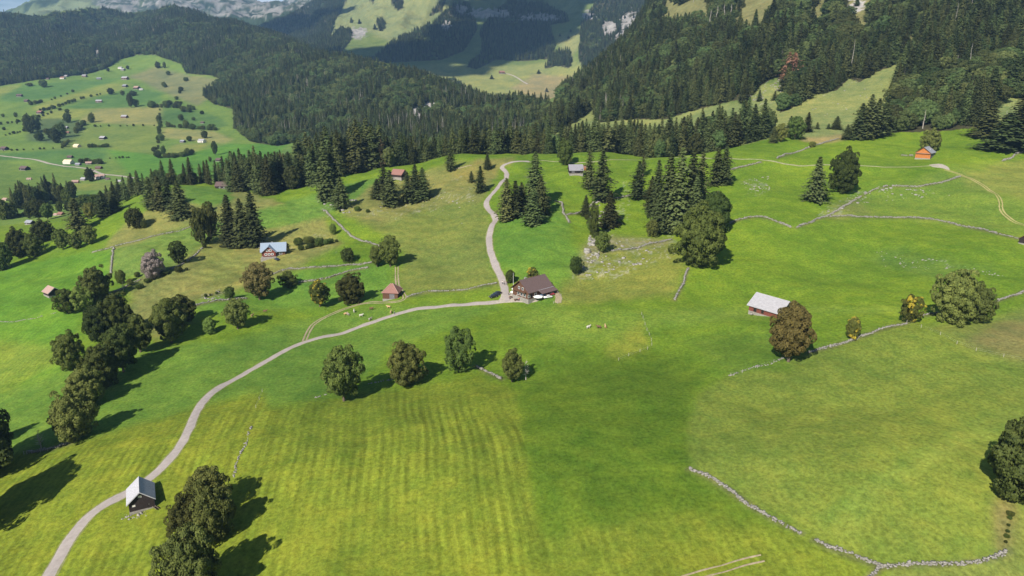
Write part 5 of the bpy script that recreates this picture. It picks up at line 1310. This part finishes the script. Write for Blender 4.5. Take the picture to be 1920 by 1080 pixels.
opening(e, 'door', 'front', .9, .0, 2.4, 2.4, 7.8, 7.8, 'w_grey', 'w_grey'); opening(e, 'door', 'left', 0, .6, 1.4, 1.4, 7.8, 7.8, 'w_grey', 'black')
# 6.. other barns
def hero(name, label, cat, r1, r2, g, h, Wd, eave, wm, rm_, Lc=None, **kw):
    c, a, L_ = ridge_fit(r1, r2, g, h)
    print(label[:30], math.degrees(a), L_)
    return gable(name, label, cat, c, a if not Lc or len(Lc) < 2 else Lc[1], Lc[0] if Lc else L_, Wd, eave, h, wm, rm_, **kw)
hero('barn', 'red roofed dark barn on the crest left of the lane', 'barn', (740,315), (756,317), (746,327), 6.4, 9, 2.9, 'w_dark', 'r_red', (11, math.radians(-28)), openings=[('door','front',1,.6,1.8,2,'w_brown','w_dark'), ('window','right',0,3.0,.8,.7,'w_grey','glass')], gm='w_grey')
hero('hay_hut', 'small dark hut with a pink tiled roof in the left meadow', 'hut', (91,536), (101,540), (98,554), 5.0, 7.0, 2.5, 'w_dark', 'r_pink', (7.5, math.radians(-35)), openings=[('door','right',.5,.5,1.4,1.8,'w_grey','black')])
hero('barn', 'grey roofed dark barn on the crest behind the slim spruce', 'barn', (1070,308), (1089,308), (1080,322), 6.5, 8.5, 3.0, 'w_dark', 'r_mid', (10, math.radians(4)), openings=[('window','front',-2.5,1.2,2.0,1.0,'w_grey','w_grey'), ('door','front',2,.6,2.4,1.9,'w_dark','black')])
gable('woodshed', 'orange brown timber shed right of the grey roofed crest barn', 'shed', pick(1097,319)[0], .1, 4, 3.5, 2.2, 3.4, 'w_orange', 'r_red', .3, False)
hero('farmhouse', 'long low farmhouse roof showing left of the dark wood', 'farmhouse', (407,341), (434,341), (420,349), 6.0, 9.5, 2.9, 'w_dark', 'r_brown', (14.5, 0.0), openings=[('window','front',-3,1,1,.9), ('window','front',1,1,1,.9), ('door','front',4,.6,1.2,2,'w_grey','black')], chim=(3, 1))
gable('hay_hut', 'small pale roofed hut tucked behind the wood near the red roofed barn', 'hut', pick(728, 311)[0], .3, 6, 5, 2.2, 4, 'w_dark', 'r_pink', .3, False)
gable('hay_hut', 'dark hut cut by the right edge above the long wall', 'hut', pick(1922, 457)[0], .5, 4.5, 4.2, 2.6, 4.4, 'w_dark', 'r_grey', .4, True)
# blue roofed house: two crossing roofs
p, d = pick(512, 480); p.y += 3; p.z = float(ground(p.x, p.y)); print('blue', d)
k_ = d / 400.0
bh = gable('chalet', 'white and brown chalet with blue grey crossing roofs at the foot of the wood', 'house', p, math.radians(12), 13 * k_, 9 * k_, 3.4 * k_, 7.0 * k_, 'w_brown', 'r_blue', .9, True, None, [('window','front',4.2 * k_,1.2,1.2,1.2), ('door','front',2.6 * k_,.6,1.1,2.1,'white','w_dark')], chim=(-1, 1.2))
# cross gable facing down the slope to the left
mb = MB(); kx = -2.2 * k_
def yprism(mb, pts_, y0, y1):
    n = len(pts_); mb.add([(q[0], y0, q[1]) for q in pts_] + [(q[0], y1, q[1]) for q in pts_], [tuple(range(n))[::-1], tuple(range(n, 2 * n))] + [(i, (i + 1) % n, n + (i + 1) % n, n + i) for i in range(n)])
w_ = 3.6 * k_; yprism(mb, [(kx - w_, .5), (kx + w_, .5), (kx + w_, 3.3 * k_), (kx, 6.3 * k_), (kx - w_, 3.3 * k_)], -6.2 * k_, -2 * k_); mb.build('cross_gable', M['w_red'], bh)
mb = MB(); w2 = w_ + .8; ze = 3.3 * k_ - .8 * (3 / 3.6)
yprism(mb, [(kx - w2, ze), (kx, 6.35 * k_), (kx + w2, ze), (kx + w2, ze + .22), (kx, 6.35 * k_ + .22), (kx - w2, ze + .22)], -7.0 * k_, -.2 * k_); mb.build('cross_roof', M['r_blue'], bh)
for (u, z) in [(-1.9, 1.2), (0, 1.2), (1.9, 1.2), (-.9, 3.6), (.9, 3.6)]:
    mb = MB(); mb.box(kx + u - .7, kx + u + .7, -6.2 * k_ - .07, -6.2 * k_ + .02, z, z + 1.3); f_ = mb.build('window', M['white'], bh)
    mb = MB(); mb.box(kx + u - .45, kx + u + .45, -6.2 * k_ - .09, -6.2 * k_, z + .2, z + 1.15); mb.build('pane', M['glass'], f_)
mb = MB(); mb.box(kx - w_ - 1, kx + w_ + .5, -6.2 * k_ - 2.5, -6.2 * k_ - .1, -2, .35); mb.build('terrace', M['found'], bh)
# beam and trestle above the chalet
q, d = pick(493, 458); mb = MB(); mb.box(-6.5, 6.5, -.35, .35, -.2, .2); o = mb.build('timber_beam', M['render'], None); o.location = q + Vector((0, 0, 1.2)); o.rotation_euler = (0, math.radians(16), math.radians(-25)); tag(o, 'long pale beam lying above the chalet', 'beam')

# far houses of the valley: column, row, width px, roof, wall, label
VH = [(37,181,10,'r_brown','w_dark','dark hut highest at the left edge of the valley'),(51,191,10,'r_brown','w_dark','dark hut beside the bushes at the left of the valley'),(76,213,12,'r_red','w_dark','red roofed hut at the lower end of the long hedge'),
 (118,148,9,'r_red','render','red and white farmhouse against the hill wood'),(124,144,7,'r_white','w_grey','white roofed shed just above the red and white farmhouse'),(90,149,6,'r_brown','w_dark','tiny dark hut against the hill wood on the left'),(159,144,9,'r_white','w_brown','pale roofed barn at the wood edge'),
 (186,149,8,'r_grey','w_dark','grey hut left of the two pale barns'),(226,129,8,'r_white','render','small white hut highest on the valley slope'),(231,132,8,'r_white','w_grey','pale hut right of the highest white hut'),(235,149,12,'r_white','w_brown','broad white roofed barn on the upper slope'),
 (235,163,10,'r_grey','w_dark','grey barn left of the pink roofed farmhouse'),(257,167,12,'r_pink','w_dark','pink roofed farmhouse on the upper slope'),(265,169,7,'r_white','render','white annexe of the pink roofed farmhouse'),(186,192,11,'r_white','w_brown','white roofed barn in the dark green field'),
 (234,221,12,'r_white','w_brown','white roofed barn in the tan striped field'),(124,241,9,'r_white','w_dark','hut behind the valley copse'),(126,250,8,'r_red','w_brown','reddish hut below the valley copse'),(194,261,13,'r_white','w_dark','white roofed dark barn above the hamlet'),
 (145,276,13,'cream','cream','cream coloured farmhouse above the hamlet'),(9,281,14,'r_brown','w_dark','dark red hut at the left edge of the valley'),(47,319,17,'r_brown','w_dark','brown roofed barn below the valley road'),(132,296,10,'r_brown','w_dark','dark shed above the hamlet'),
 (129,307,17,'cream','render','big cream roofed house of the hamlet'),(147,310,10,'r_grey','w_grey','grey roofed house right of the big hamlet house'),(167,308,11,'r_pink','w_dark','pink roofed house in the middle of the hamlet'),(186,307,9,'r_red','w_grey','house at the right end of the hamlet'),(186,317,12,'r_brown','w_brown','brown barn at the lower right of the hamlet'),
 (188,335,18,'r_pink','render','large pink roofed farm by the road'),(202,337,8,'r_brown','w_dark','brown shed right of the large pink roofed farm'),(142,343,12,'r_pink','w_red','reddish low barn left of the large pink roofed farm'),(158,338,12,'r_white','w_grey','grey low shed left of the large pink roofed farm'),(224,341,8,'r_white','render','small white house behind the spruces'),
 (55,337,8,'r_pink','cream','orange hut above the valley wood'),(11,376,11,'r_pink','cream','cream house at the left edge below the wood'),(106,404,9,'r_pink','render','white gabled house among trees on the lower left'),(115,403,12,'r_red','w_red','long red roofed barn among trees on the lower left'),(57,420,16,'r_grey','w_dark','dark barn with pale roof on the lower left meadow'),
 (343,267,10,'r_grey','w_dark','grey roofed house left of the white valley house'),(379,267,14,'r_white','render','white house in the middle of the valley'),(411,302,12,'r_brown','w_dark','dark red hut in the deep green field'),(380,231,7,'r_brown','w_dark','small dark hut below the hill wood'),
 (941,138,11,'r_red','w_brown','red alp hut with a path on the far alp'),(318,332,12,'r_grey','w_grey','grey roof just showing above the tree line')]
for i, (x, y, w, rf, wl, lb) in enumerate(VH):
    p, d = pick(x, y, 2200 if x > 900 else 640)
    L_ = w * d / FPX * .9
    gable('farm_building', lb, 'farm building', p, math.radians(R.choice([-18, -8, 5, 14, 160, 172])), L_, L_ * .72, L_ * .26, L_ * .5, wl, rf, .4, True, None, [('window','front',-L_ * .22,L_ * .09,L_ * .12,L_ * .1,'white','glass'), ('door','front',L_ * .15,.5,L_ * .13,L_ * .16,'w_grey','w_dark')], detail=False)

# ------------------------------------------------------------------ people, cows, cars, terrace
def skinned(name, verts, edges, rad, mat, sub=1):
    me = bpy.data.meshes.new(name); me.from_pydata(verts, edges, [])
    ob = bpy.data.objects.new(name, me); COL.objects.link(ob)
    ob.modifiers.new('s', 'SKIN'); ob.modifiers.new('u', 'SUBSURF').levels = sub
    sv = me.skin_vertices[0].data
    for i, r_ in enumerate(rad): sv[i].radius = r_ if isinstance(r_, tuple) else (r_, r_)
    sv[0].use_root = True
    bpy.context.view_layer.update()
    dg = bpy.context.evaluated_depsgraph_get()
    m2 = bpy.data.meshes.new_from_object(ob.evaluated_get(dg)); bpy.data.objects.remove(ob)
    m2.materials.clear(); m2.materials.append(mat); m2.polygons.foreach_set('use_smooth', [True] * len(m2.polygons)); m2.name = name
    return m2
M['skin'] = varied('skin', (.55, .33, .24), .05, 3, .6, .3)
def cloth(nm, c): M[nm] = varied(nm, c, .15, 4, .9, .1)
cloth('navy', (.03, .04, .09)); cloth('teal', (.04, .25, .3)); cloth('redcloth', (.5, .05, .05)); cloth('whitecloth', (.78, .77, .74)); cloth('greycloth', (.2, .2, .21)); cloth('hair', (.05, .03, .02))
def person_meshes(sit=False):
    if not sit:
        v = [(0,0,.95),(0,0,1.2),(0,0,1.42),(0,0,1.52),(0,-.01,1.66),(0,-.01,1.76), (.1,0,.88),(.11,-.03,.5),(.11,.02,.1),(.11,-.14,.04), (-.1,0,.88),(-.11,.05,.5),(-.11,.12,.1),(-.11,-.02,.04), (.2,0,1.4),(.27,.02,1.12),(.27,-.08,.88),(.27,-.1,.78), (-.2,0,1.4),(-.27,.02,1.12),(-.27,-.08,.88),(-.27,-.1,.78)]
    else:
        v = [(0,0,.5),(0,0,.75),(0,-.03,.98),(0,-.04,1.08),(0,-.06,1.22),(0,-.06,1.32), (.1,0,.5),(.12,-.42,.5),(.12,-.42,.1),(.12,-.56,.04), (-.1,0,.5),(-.12,-.42,.5),(-.12,-.44,.1),(-.12,-.58,.04), (.2,-.02,.96),(.26,-.06,.72),(.18,-.32,.72),(.14,-.4,.74), (-.2,-.02,.96),(-.26,-.06,.72),(-.18,-.32,.72),(-.14,-.4,.74)]
    e_ = [(0,1),(1,2),(2,3),(3,4),(4,5),(0,6),(6,7),(7,8),(8,9),(0,10),(10,11),(11,12),(12,13),(2,14),(14,15),(15,16),(16,17),(2,18),(18,19),(19,20),(20,21)]
    r_ = [.15,.14,.16,.065,.105,.07,.095,.07,.045,.04,.095,.07,.045,.04,.065,.05,.04,.035,.065,.05,.04,.035]
    body = skinned('person_body', v, e_, r_, M['skin'])
    def part_(ids, nm, mat, grow):
        mp_ = {i: k for k, i in enumerate(ids)}
        return skinned(nm, [v[i] for i in ids], [(mp_[a], mp_[b]) for a, b in e_ if a in mp_ and b in mp_], [r_[i] + grow for i in ids], mat)
    shirt = part_([1, 2, 14, 15, 18, 19, 0], 'shirt', M['whitecloth'], .02); trou = part_([0, 6, 7, 8, 10, 11, 12], 'trousers', M['navy'], .018)
    hr = MB(); c_ = Vector(v[5]); 
    hr.tube([c_ + Vector((0, .03, -.10)), c_ + Vector((0, .02, -.02)), c_ + Vector((0, .01, .05)), c_ + Vector((0, 0, .10))], [.115, .125, .105, .03], 9); hair = hr.mesh('hair', M['hair'], True)
    return body, shirt, trou, hair
PM, PSM = person_meshes(), person_meshes(True)
def person(px, py, top, bot, label, sit=False, rz=0.0, off=(0, 0, 0)):
    p, d = pick(px, py); b, s_, t_, h_ = PSM if sit else PM
    o = link('person', b); o.location = p + Vector(off) + Vector((0, 0, .14)); o.rotation_euler = (0, 0, rz); tag(o, label, 'person')
    for nm, m_, mt in (('shirt', s_, top), ('trousers', t_, bot), ('hair', h_, None)):
        c_ = link(nm, m_, o)
        if mt: c_.material_slots[0].link = 'OBJECT'; c_.material_slots[0].material = M[mt]
person(739.5,590,'teal','navy','hiker in a teal top walking on the lane near the cows',rz=1.2)
for k, (x, y, t_, b_, s_, lb) in enumerate([(942,533,'whitecloth','navy',0,'person in white standing first on the lane above the inn'),(946,534.5,'greycloth','navy',0,'person in grey standing in the middle of the lane group'),(950,534.5,'navy','greycloth',0,'person in navy at the right of the lane group'),
   (954,554,'greycloth','navy',0,'person in grey by the terrace entrance'),(955.5,562,'navy','navy',0,'person in dark clothes at the lower left of the terrace'),(973,565,'redcloth','navy',0,'person in red standing at the terrace edge'),(979.5,565,'navy','greycloth',0,'person in navy standing at the terrace edge'),(987,565,'whitecloth','greycloth',0,'person in white at the right of the terrace'),
   (1012,560,'teal','navy',0,'person in teal between the parasol and the cars'),(962,557,'whitecloth','navy',0,'person in white beside the front parasol'),(968,560,'greycloth','redcloth',0,'person with red trousers near the tables')]):
    person(x, y, t_, b_, lb, bool(s_), k * 1.3)
# parasols, tables
def parasol(px, py, mat, r_, label, h=2.6):
    p, d = pick(px, py); e = empty('parasol', p + Vector((0, 0, .14))); tag(e, label, 'parasol')
    mb = MB(); mb.tube([(0, 0, 0), (0, 0, h)], .04, 8); mb.build('pole', M['metal'], e)
    mb = MB(); mb.tube([(0, 0, 0), (0, 0, .12)], .38, 12); mb.build('base', M['found'], e)
    mb = MB(); mb.tube([(0, 0, h - .75), (0, 0, h - .6), (0, 0, h - .3), (0, 0, h + .05)], [r_, r_ * .98, r_ * .55, .04], 8); mb.build('canopy', M[mat], e)
parasol(964,555,'whitecloth',2.0,'white parasol at the left end of the terrace'); parasol(966,549,'whitecloth',1.8,'white parasol nearest the gable of the inn'); parasol(1009,564,'whitecloth',2.4,'large white parasol right of the terrace'); parasol(996,560,'teal',1.7,'green parasol before the inn front'); parasol(973,560,'whitecloth',1.5,'small white parasol in the middle of the terrace'); parasol(983,563,'whitecloth',1.6,'white parasol at the front edge of the terrace')
for k, (x, y, lb) in enumerate([(958,559,'wooden table with benches at the left of the terrace'),(968,564,'wooden table with benches at the front of the terrace'),(990,565,'wooden table with benches at the right of the terrace')]):
    p, d = pick(x, y); e = empty('picnic_table', p + Vector((0, 0, .14)), .3 * k); tag(e, lb, 'table')
    mb = MB(); mb.box(-1, 1, -.4, .4, .7, .76); mb.build('tabletop', M['w_brown'], e)
    for s in (-1, 1):
        mb = MB(); mb.box(-1, 1, s * .75 - .15, s * .75 + .15, .42, .47); mb.build('bench', M['w_brown'], e); mb = MB(); mb.box(s * .8 - .05, s * .8 + .05, -.7, .7, 0, .42); mb.box(s * .8 - .05, s * .8 + .05, -.3, .3, .42, .7); mb.build('leg', M['w_brown'], e)
p, d = pick(962.5, 541); e = empty('flagpole', p); tag(e, 'thin white flagpole beside the inn', 'flagpole'); mb = MB(); mb.tube([(0,0,0),(0,0,8)], [.09,.05], 8); mb.build('pole', M['white'], e); mb = MB(); mb.tube([(0,0,8),(0,0,8.15)], [.1,.02], 8); mb.build('finial', M['metal'], e)
# cars
cm_ = {}
for nm, c_ in (('car_black', (.015, .017, .022)), ('car_white', (.75, .75, .74)), ('car_red', (.42, .03, .035)), ('car_blue', (.12, .2, .32)), ('car_navy', (.02, .03, .06))):
    m_, n_, b_ = newmat(nm, .28, .5); b_.inputs['Base Color'].default_value = (*c_, 1); b_.inputs['Coat Weight'].default_value = .6; M[nm] = m_
M['tyre'] = varied('tyre', (.02, .02, .02), .1, 3, .9, .2); M['lamp'] = newmat('headlamp', .1, .6)[0]; M['lamp'].node_tree.nodes['Principled BSDF'].inputs['Base Color'].default_value = (.8, .8, .78, 1)
prof = [(-2.15,.35),(-2.2,.62),(-2.1,.86),(-1.2,.95),(-.55,1.38),(.95,1.42),(1.75,1.0),(2.12,.92),(2.2,.55),(2.1,.35)]
def car_meshes():
    b = MB(); n = len(prof)
    for (y, k) in [(-.86, 0), (-.80, 1), (.80, 1), (.86, 0)]: pass
    rows = []
    for y in (-.88, -.84, -.6, .6, .84, .88):
        for (x, z) in prof:
            tuck = .14 if z > 1.1 else 0
            yy = max(-.88 + tuck, min(.88 - tuck, y)); zz = z * (1 if abs(y) < .7 else .985) if abs(y) < .86 else z * .93 + .02
            b.v.append((x * (1 if abs(y) < .7 else .985), yy * (1 - tuck * .6), zz))
    for r_ in range(5):
        for i in range(n): b.f.append((r_ * n + i, r_ * n + (i + 1) % n, (r_ + 1) * n + (i + 1) % n, (r_ + 1) * n + i))
    b.f.append(tuple(range(n))); b.f.append(tuple(range(5 * n, 6 * n))[::-1])
    g = MB(); # glasshouse: windscreen, rear window, side glass
    g.add([(-1.12,-.66,1.0),(-1.12,.66,1.0),(-.60,.60,1.375),(-.60,-.60,1.375)], [(0,1,2,3)]); g.add([(1.68,-.66,1.06),(1.68,.66,1.06),(1.0,.60,1.42),(1.0,-.60,1.42)], [(0,3,2,1)])
    for s in (-1, 1): g.add([(-1.0,s*.885,.98),(1.45,s*.885,1.02),(.9,s*.80,1.35),(-.55,s*.80,1.33)], [(0,1,2,3)] if s < 0 else [(3,2,1,0)])
    g.v = [(v[0] * 1.012, v[1] * 1.012, v[2] + .012) for v in g.v]
    w = MB(); w.tube([(0, -.11, 0), (0, .11, 0)], .32, 14)
    rim = MB(); rim.tube([(0, -.13, 0), (0, .13, 0)], .18, 10)
    l = MB(); l.box(-2.2, -2.12, -.1, .1, .62, .76)
    return b.mesh('body', M['car_white'], True), g.mesh('windows', M['glass']), w.mesh('wheel', M['tyre']), rim.mesh('rim', M['metal']), l.mesh('headlight', M['lamp'])
CMs = car_meshes()
def car(px, py, mat, ang, label, dx=0, dy=0):
    p, d = pick(px, py); p.x += dx; p.y += dy; p.z = float(ground(p.x, p.y)); e = empty('parked_car', p + Vector((0, 0, .12)), ang); tag(e, label, 'car', 'cars parked around the inn' if px > 900 else None)
    b = link('body', CMs[0], e); b.material_slots[0].link = 'OBJECT'; b.material_slots[0].material = M[mat]; link('windows', CMs[1], e)
    for x in (-1.38, 1.35):
        for y in (-.78, .78): w = link('wheel', CMs[2], e); w.location = (x, y, .32); link('rim', CMs[3], w)
    for y in (-.6, .6): h = link('headlight', CMs[4], e); h.location = (0, y, 0)
car(925,558,'car_black',.5,'black car nearest the road edge left of the junction'); car(929,555,'car_navy',.5,'dark blue car in the middle of the three left of the junction'); car(933,552,'car_black',.5,'black car furthest back of the three left of the junction')
car(1027,559,'car_white',.25,'white car parked lowest in front of the inn'); car(1031,554,'car_red',.3,'red car parked right in front of the inn'); car(1019,556,'car_blue',.3,'pale blue car between the white car and the inn wall')
car(519,488,'car_navy',-.8,'dark car parked below the chalet')
# cows
cv = [(0,0,1.0),(-.55,0,1.02),(.6,0,1.08),(-.8,0,1.1),(.95,0,1.3),(1.2,0,1.5),(1.5,0,1.36), (-.62,.24,.75),(-.55,.26,.42),(-.64,.26,.04), (-.62,-.24,.75),(-.72,-.26,.42),(-.78,-.26,.04), (.6,.22,.72),(.62,.22,.4),(.62,.22,.04), (.6,-.22,.72),(.55,-.22,.4),(.6,-.22,.04), (-.92,0,.85),(-.94,0,.5), (1.18,.2,1.58),(1.18,-.2,1.58)]
ce = [(0,1),(0,2),(1,3),(2,4),(4,5),(5,6),(1,7),(7,8),(8,9),(1,10),(10,11),(11,12),(2,13),(13,14),(14,15),(2,16),(16,17),(17,18),(3,19),(19,20),(5,21),(5,22)]
crd = [(.36,.42),(.33,.38),(.32,.4),.2,.2,.16,.1,.13,.07,.06,.13,.07,.06,.12,.07,.06,.12,.07,.06,.03,.04,.05,.05]
COWM = skinned('cow', cv, ce, crd, M['w_brown'])
for nm, a_, b_ in (('cow_tan', (.42, .25, .12), (.55, .38, .22)), ('cow_pied', (.55, .52, .46), (.10, .06, .04)), ('cow_white', (.6, .57, .5), (.45, .42, .36)), ('cow_brown', (.10, .06, .04), (.17, .10, .06))):
    M[nm] = varied(nm, a_, 0, 1.1, .9, .1, col2=b_)
ud = MB(); ud.tube([(-.42,0,.62),(-.42,0,.5)], [.2,.1], 8); UD = ud.mesh('udder', M['skin'], True)
for (x, y, mt, a_, lb) in [(648,591,'cow_tan',.4,'tan cow at the left of the grazing herd by the lane'),(653,592,'cow_pied',2.5,'pied cow close behind the leftmost tan cow'),(664,586,'cow_white',1.8,'white cow standing alone at the top of the herd'),(677,594,'cow_white',.3,'white cow lying lowest in the herd'),(694,601,'cow_pied',.9,'large brown and white cow nearest the lane'),
   (696,581,'cow_brown',0,'dark brown cow in the middle above the herd'),(729,578,'cow_tan',3.0,'tan cow below the hipped barn'),(733,588,'cow_tan',1.5,'tan cow standing next to the hiker'),(473,594,'cow_tan',1.2,'tan cow right of the oval maple'),(497,586,'cow_brown',.2,'brown cow furthest right of the oval maple'),
   (1103,616,'cow_white',.5,'white cow at the left of the three in the right meadow'),(1123,616,'cow_brown',2.9,'dark brown cow in the middle of the three in the right meadow'),(1135,615,'cow_tan',1.6,'tan cow at the right of the three in the right meadow')]:
    p, d = pick(x, y); o = link('cow', COWM); o.location = p; o.rotation_euler = (0, 0, a_); o.scale = (.98, .98, .98); o.material_slots[0].link = 'OBJECT'; o.material_slots[0].material = M[mt]; tag(o, lb, 'cow', 'cows grazing on the meadows'); link('udder', UD, o)
# wire fences
pm = MB(); pm.tube([(0,0,-.4),(0,0,1.25)], .07, 6); PMESH = pm.mesh('post', M['bark_pale'])
def fence(pl, label, step=6.0, wires=2):
    P_ = catmull(plan(pl), step); e = empty('wire_fence', (P_[0][0], P_[0][1], float(ground(*P_[0])))); tag(e, label, 'fence')
    base = e.location; tops = []
    for q in P_:
        z = float(ground(*q)); o = link('post', PMESH, e); o.location = (q[0] - base.x, q[1] - base.y, z - base.z); tops.append(Vector((q[0] - base.x, q[1] - base.y, z - base.z)))
    for k in range(wires):
        mb = MB(); mb.tube([t + Vector((0, 0, .5 + .6 * k)) for t in tops], .012, 4, False); mb.build('wire', M['metal'], e)
fence([(1203,590),(1213,620),(1222,648),(1200,660),(1160,676)], 'post and wire fence bending through the middle right meadow', 4)
fence([(1700,606),(1763,628),(1830,658),(1925,678)], 'post and wire fence crossing the right hand slope', 5)
fence([(45,852),(60,850),(90,846)], 'short post fence at the lower left beside the thorn tree', 3)
fence([(480,765),(492,735)], 'short post fence at the corner of the lower mown field', 5)
fence([(1040,546),(1052,555),(1052,568),(1038,569)], 'wooden paddock fence right of the inn', 2.5)
fence([(1370,705),(1420,690),(1475,673)], 'post fence left of the rusty maple', 7)

# ------------------------------------------------------------------ cumulus whose shadow lies on the far mountain
M['cloud'] = varied('cloud_vapour', (.85, .86, .88), .04, .002, 1.0, 0.0)
def cloud(spots, alt, rads, label):
    bm = bmesh.new()
    for (x, y, dmin), r_ in zip(spots, rads):
        p, d = pick(x, y, dmin); k = (alt - p.z) / SUN_TO.z; c = p + SUN_TO * k
        for j in range(5):
            o = Vector((R.uniform(-.6, .6), R.uniform(-.6, .6), R.uniform(0, .5))) * r_
            m4 = Matrix.Translation(c + o) @ Matrix.Diagonal((R.uniform(.6, .9) * r_, R.uniform(.6, .9) * r_, R.uniform(.3, .5) * r_, 1))
            bmesh.ops.create_icosphere(bm, subdivisions=3, radius=1, matrix=m4)
    me = bpy.data.meshes.new('cloud'); bm.to_mesh(me); bm.free()
    co = np.empty(len(me.vertices) * 3); me.vertices.foreach_get('co', co); co = co.reshape(-1, 3)
    co += np.stack([fbm(co[:, 1] / 90, co[:, 2] / 90, 5, 3), fbm(co[:, 0] / 90, co[:, 2] / 90, 6, 3), fbm(co[:, 0] / 90, co[:, 1] / 90, 7, 3)], 1) * 40
    me.vertices.foreach_set('co', co.ravel()); me.materials.append(M['cloud']); me.polygons.foreach_set('use_smooth', [True] * len(me.polygons))
    o = link('cloud', me); tag(o, label, 'cloud')
ALT = max(ZMAX + 350, 1700)
cloud([(890,60,3000),(930,90,2800),(980,60,3000),(820,100,3000),(760,105,3000),(1010,20,3300),(950,20,3500),(900,110,2800),(700,105,2500),(780,125,2600),(860,135,2600),(650,110,2800),(1040,-10,3600),(900,20,3700),(1020,80,2900)], ALT, [260,230,250,200,170,260,260,200,130,120,110,120,260,200,150], 'large cumulus above the valley shading the far mountain')
cloud([(540,70,4500),(580,60,4500),(500,60,5000)], ALT + 150, [260,220,260], 'smaller cumulus shading the blue side valley')

# ------------------------------------------------------------------ air
hz = MB(); hz.box(-13000, 13000, -1500, 12500, ZMIN - 6, ZMAX + 80)
mh = bpy.data.materials.new('air'); mh.use_nodes = True; nh = mh.node_tree; nh.nodes.clear()
pv = nh.nodes.new('ShaderNodeVolumePrincipled'); pv.inputs['Color'].default_value = (.34, .62, 1.0, 1); pv.inputs['Density'].default_value = 5.5e-5; pv.inputs['Anisotropy'].default_value = 0.0
oh = nh.nodes.new('ShaderNodeOutputMaterial'); nh.links.new(pv.outputs[0], oh.inputs['Volume'])
ho = link('haze', hz.mesh('haze', mh)); tag(ho, 'thin blue air haze over the valley', 'haze', None, 'stuff')
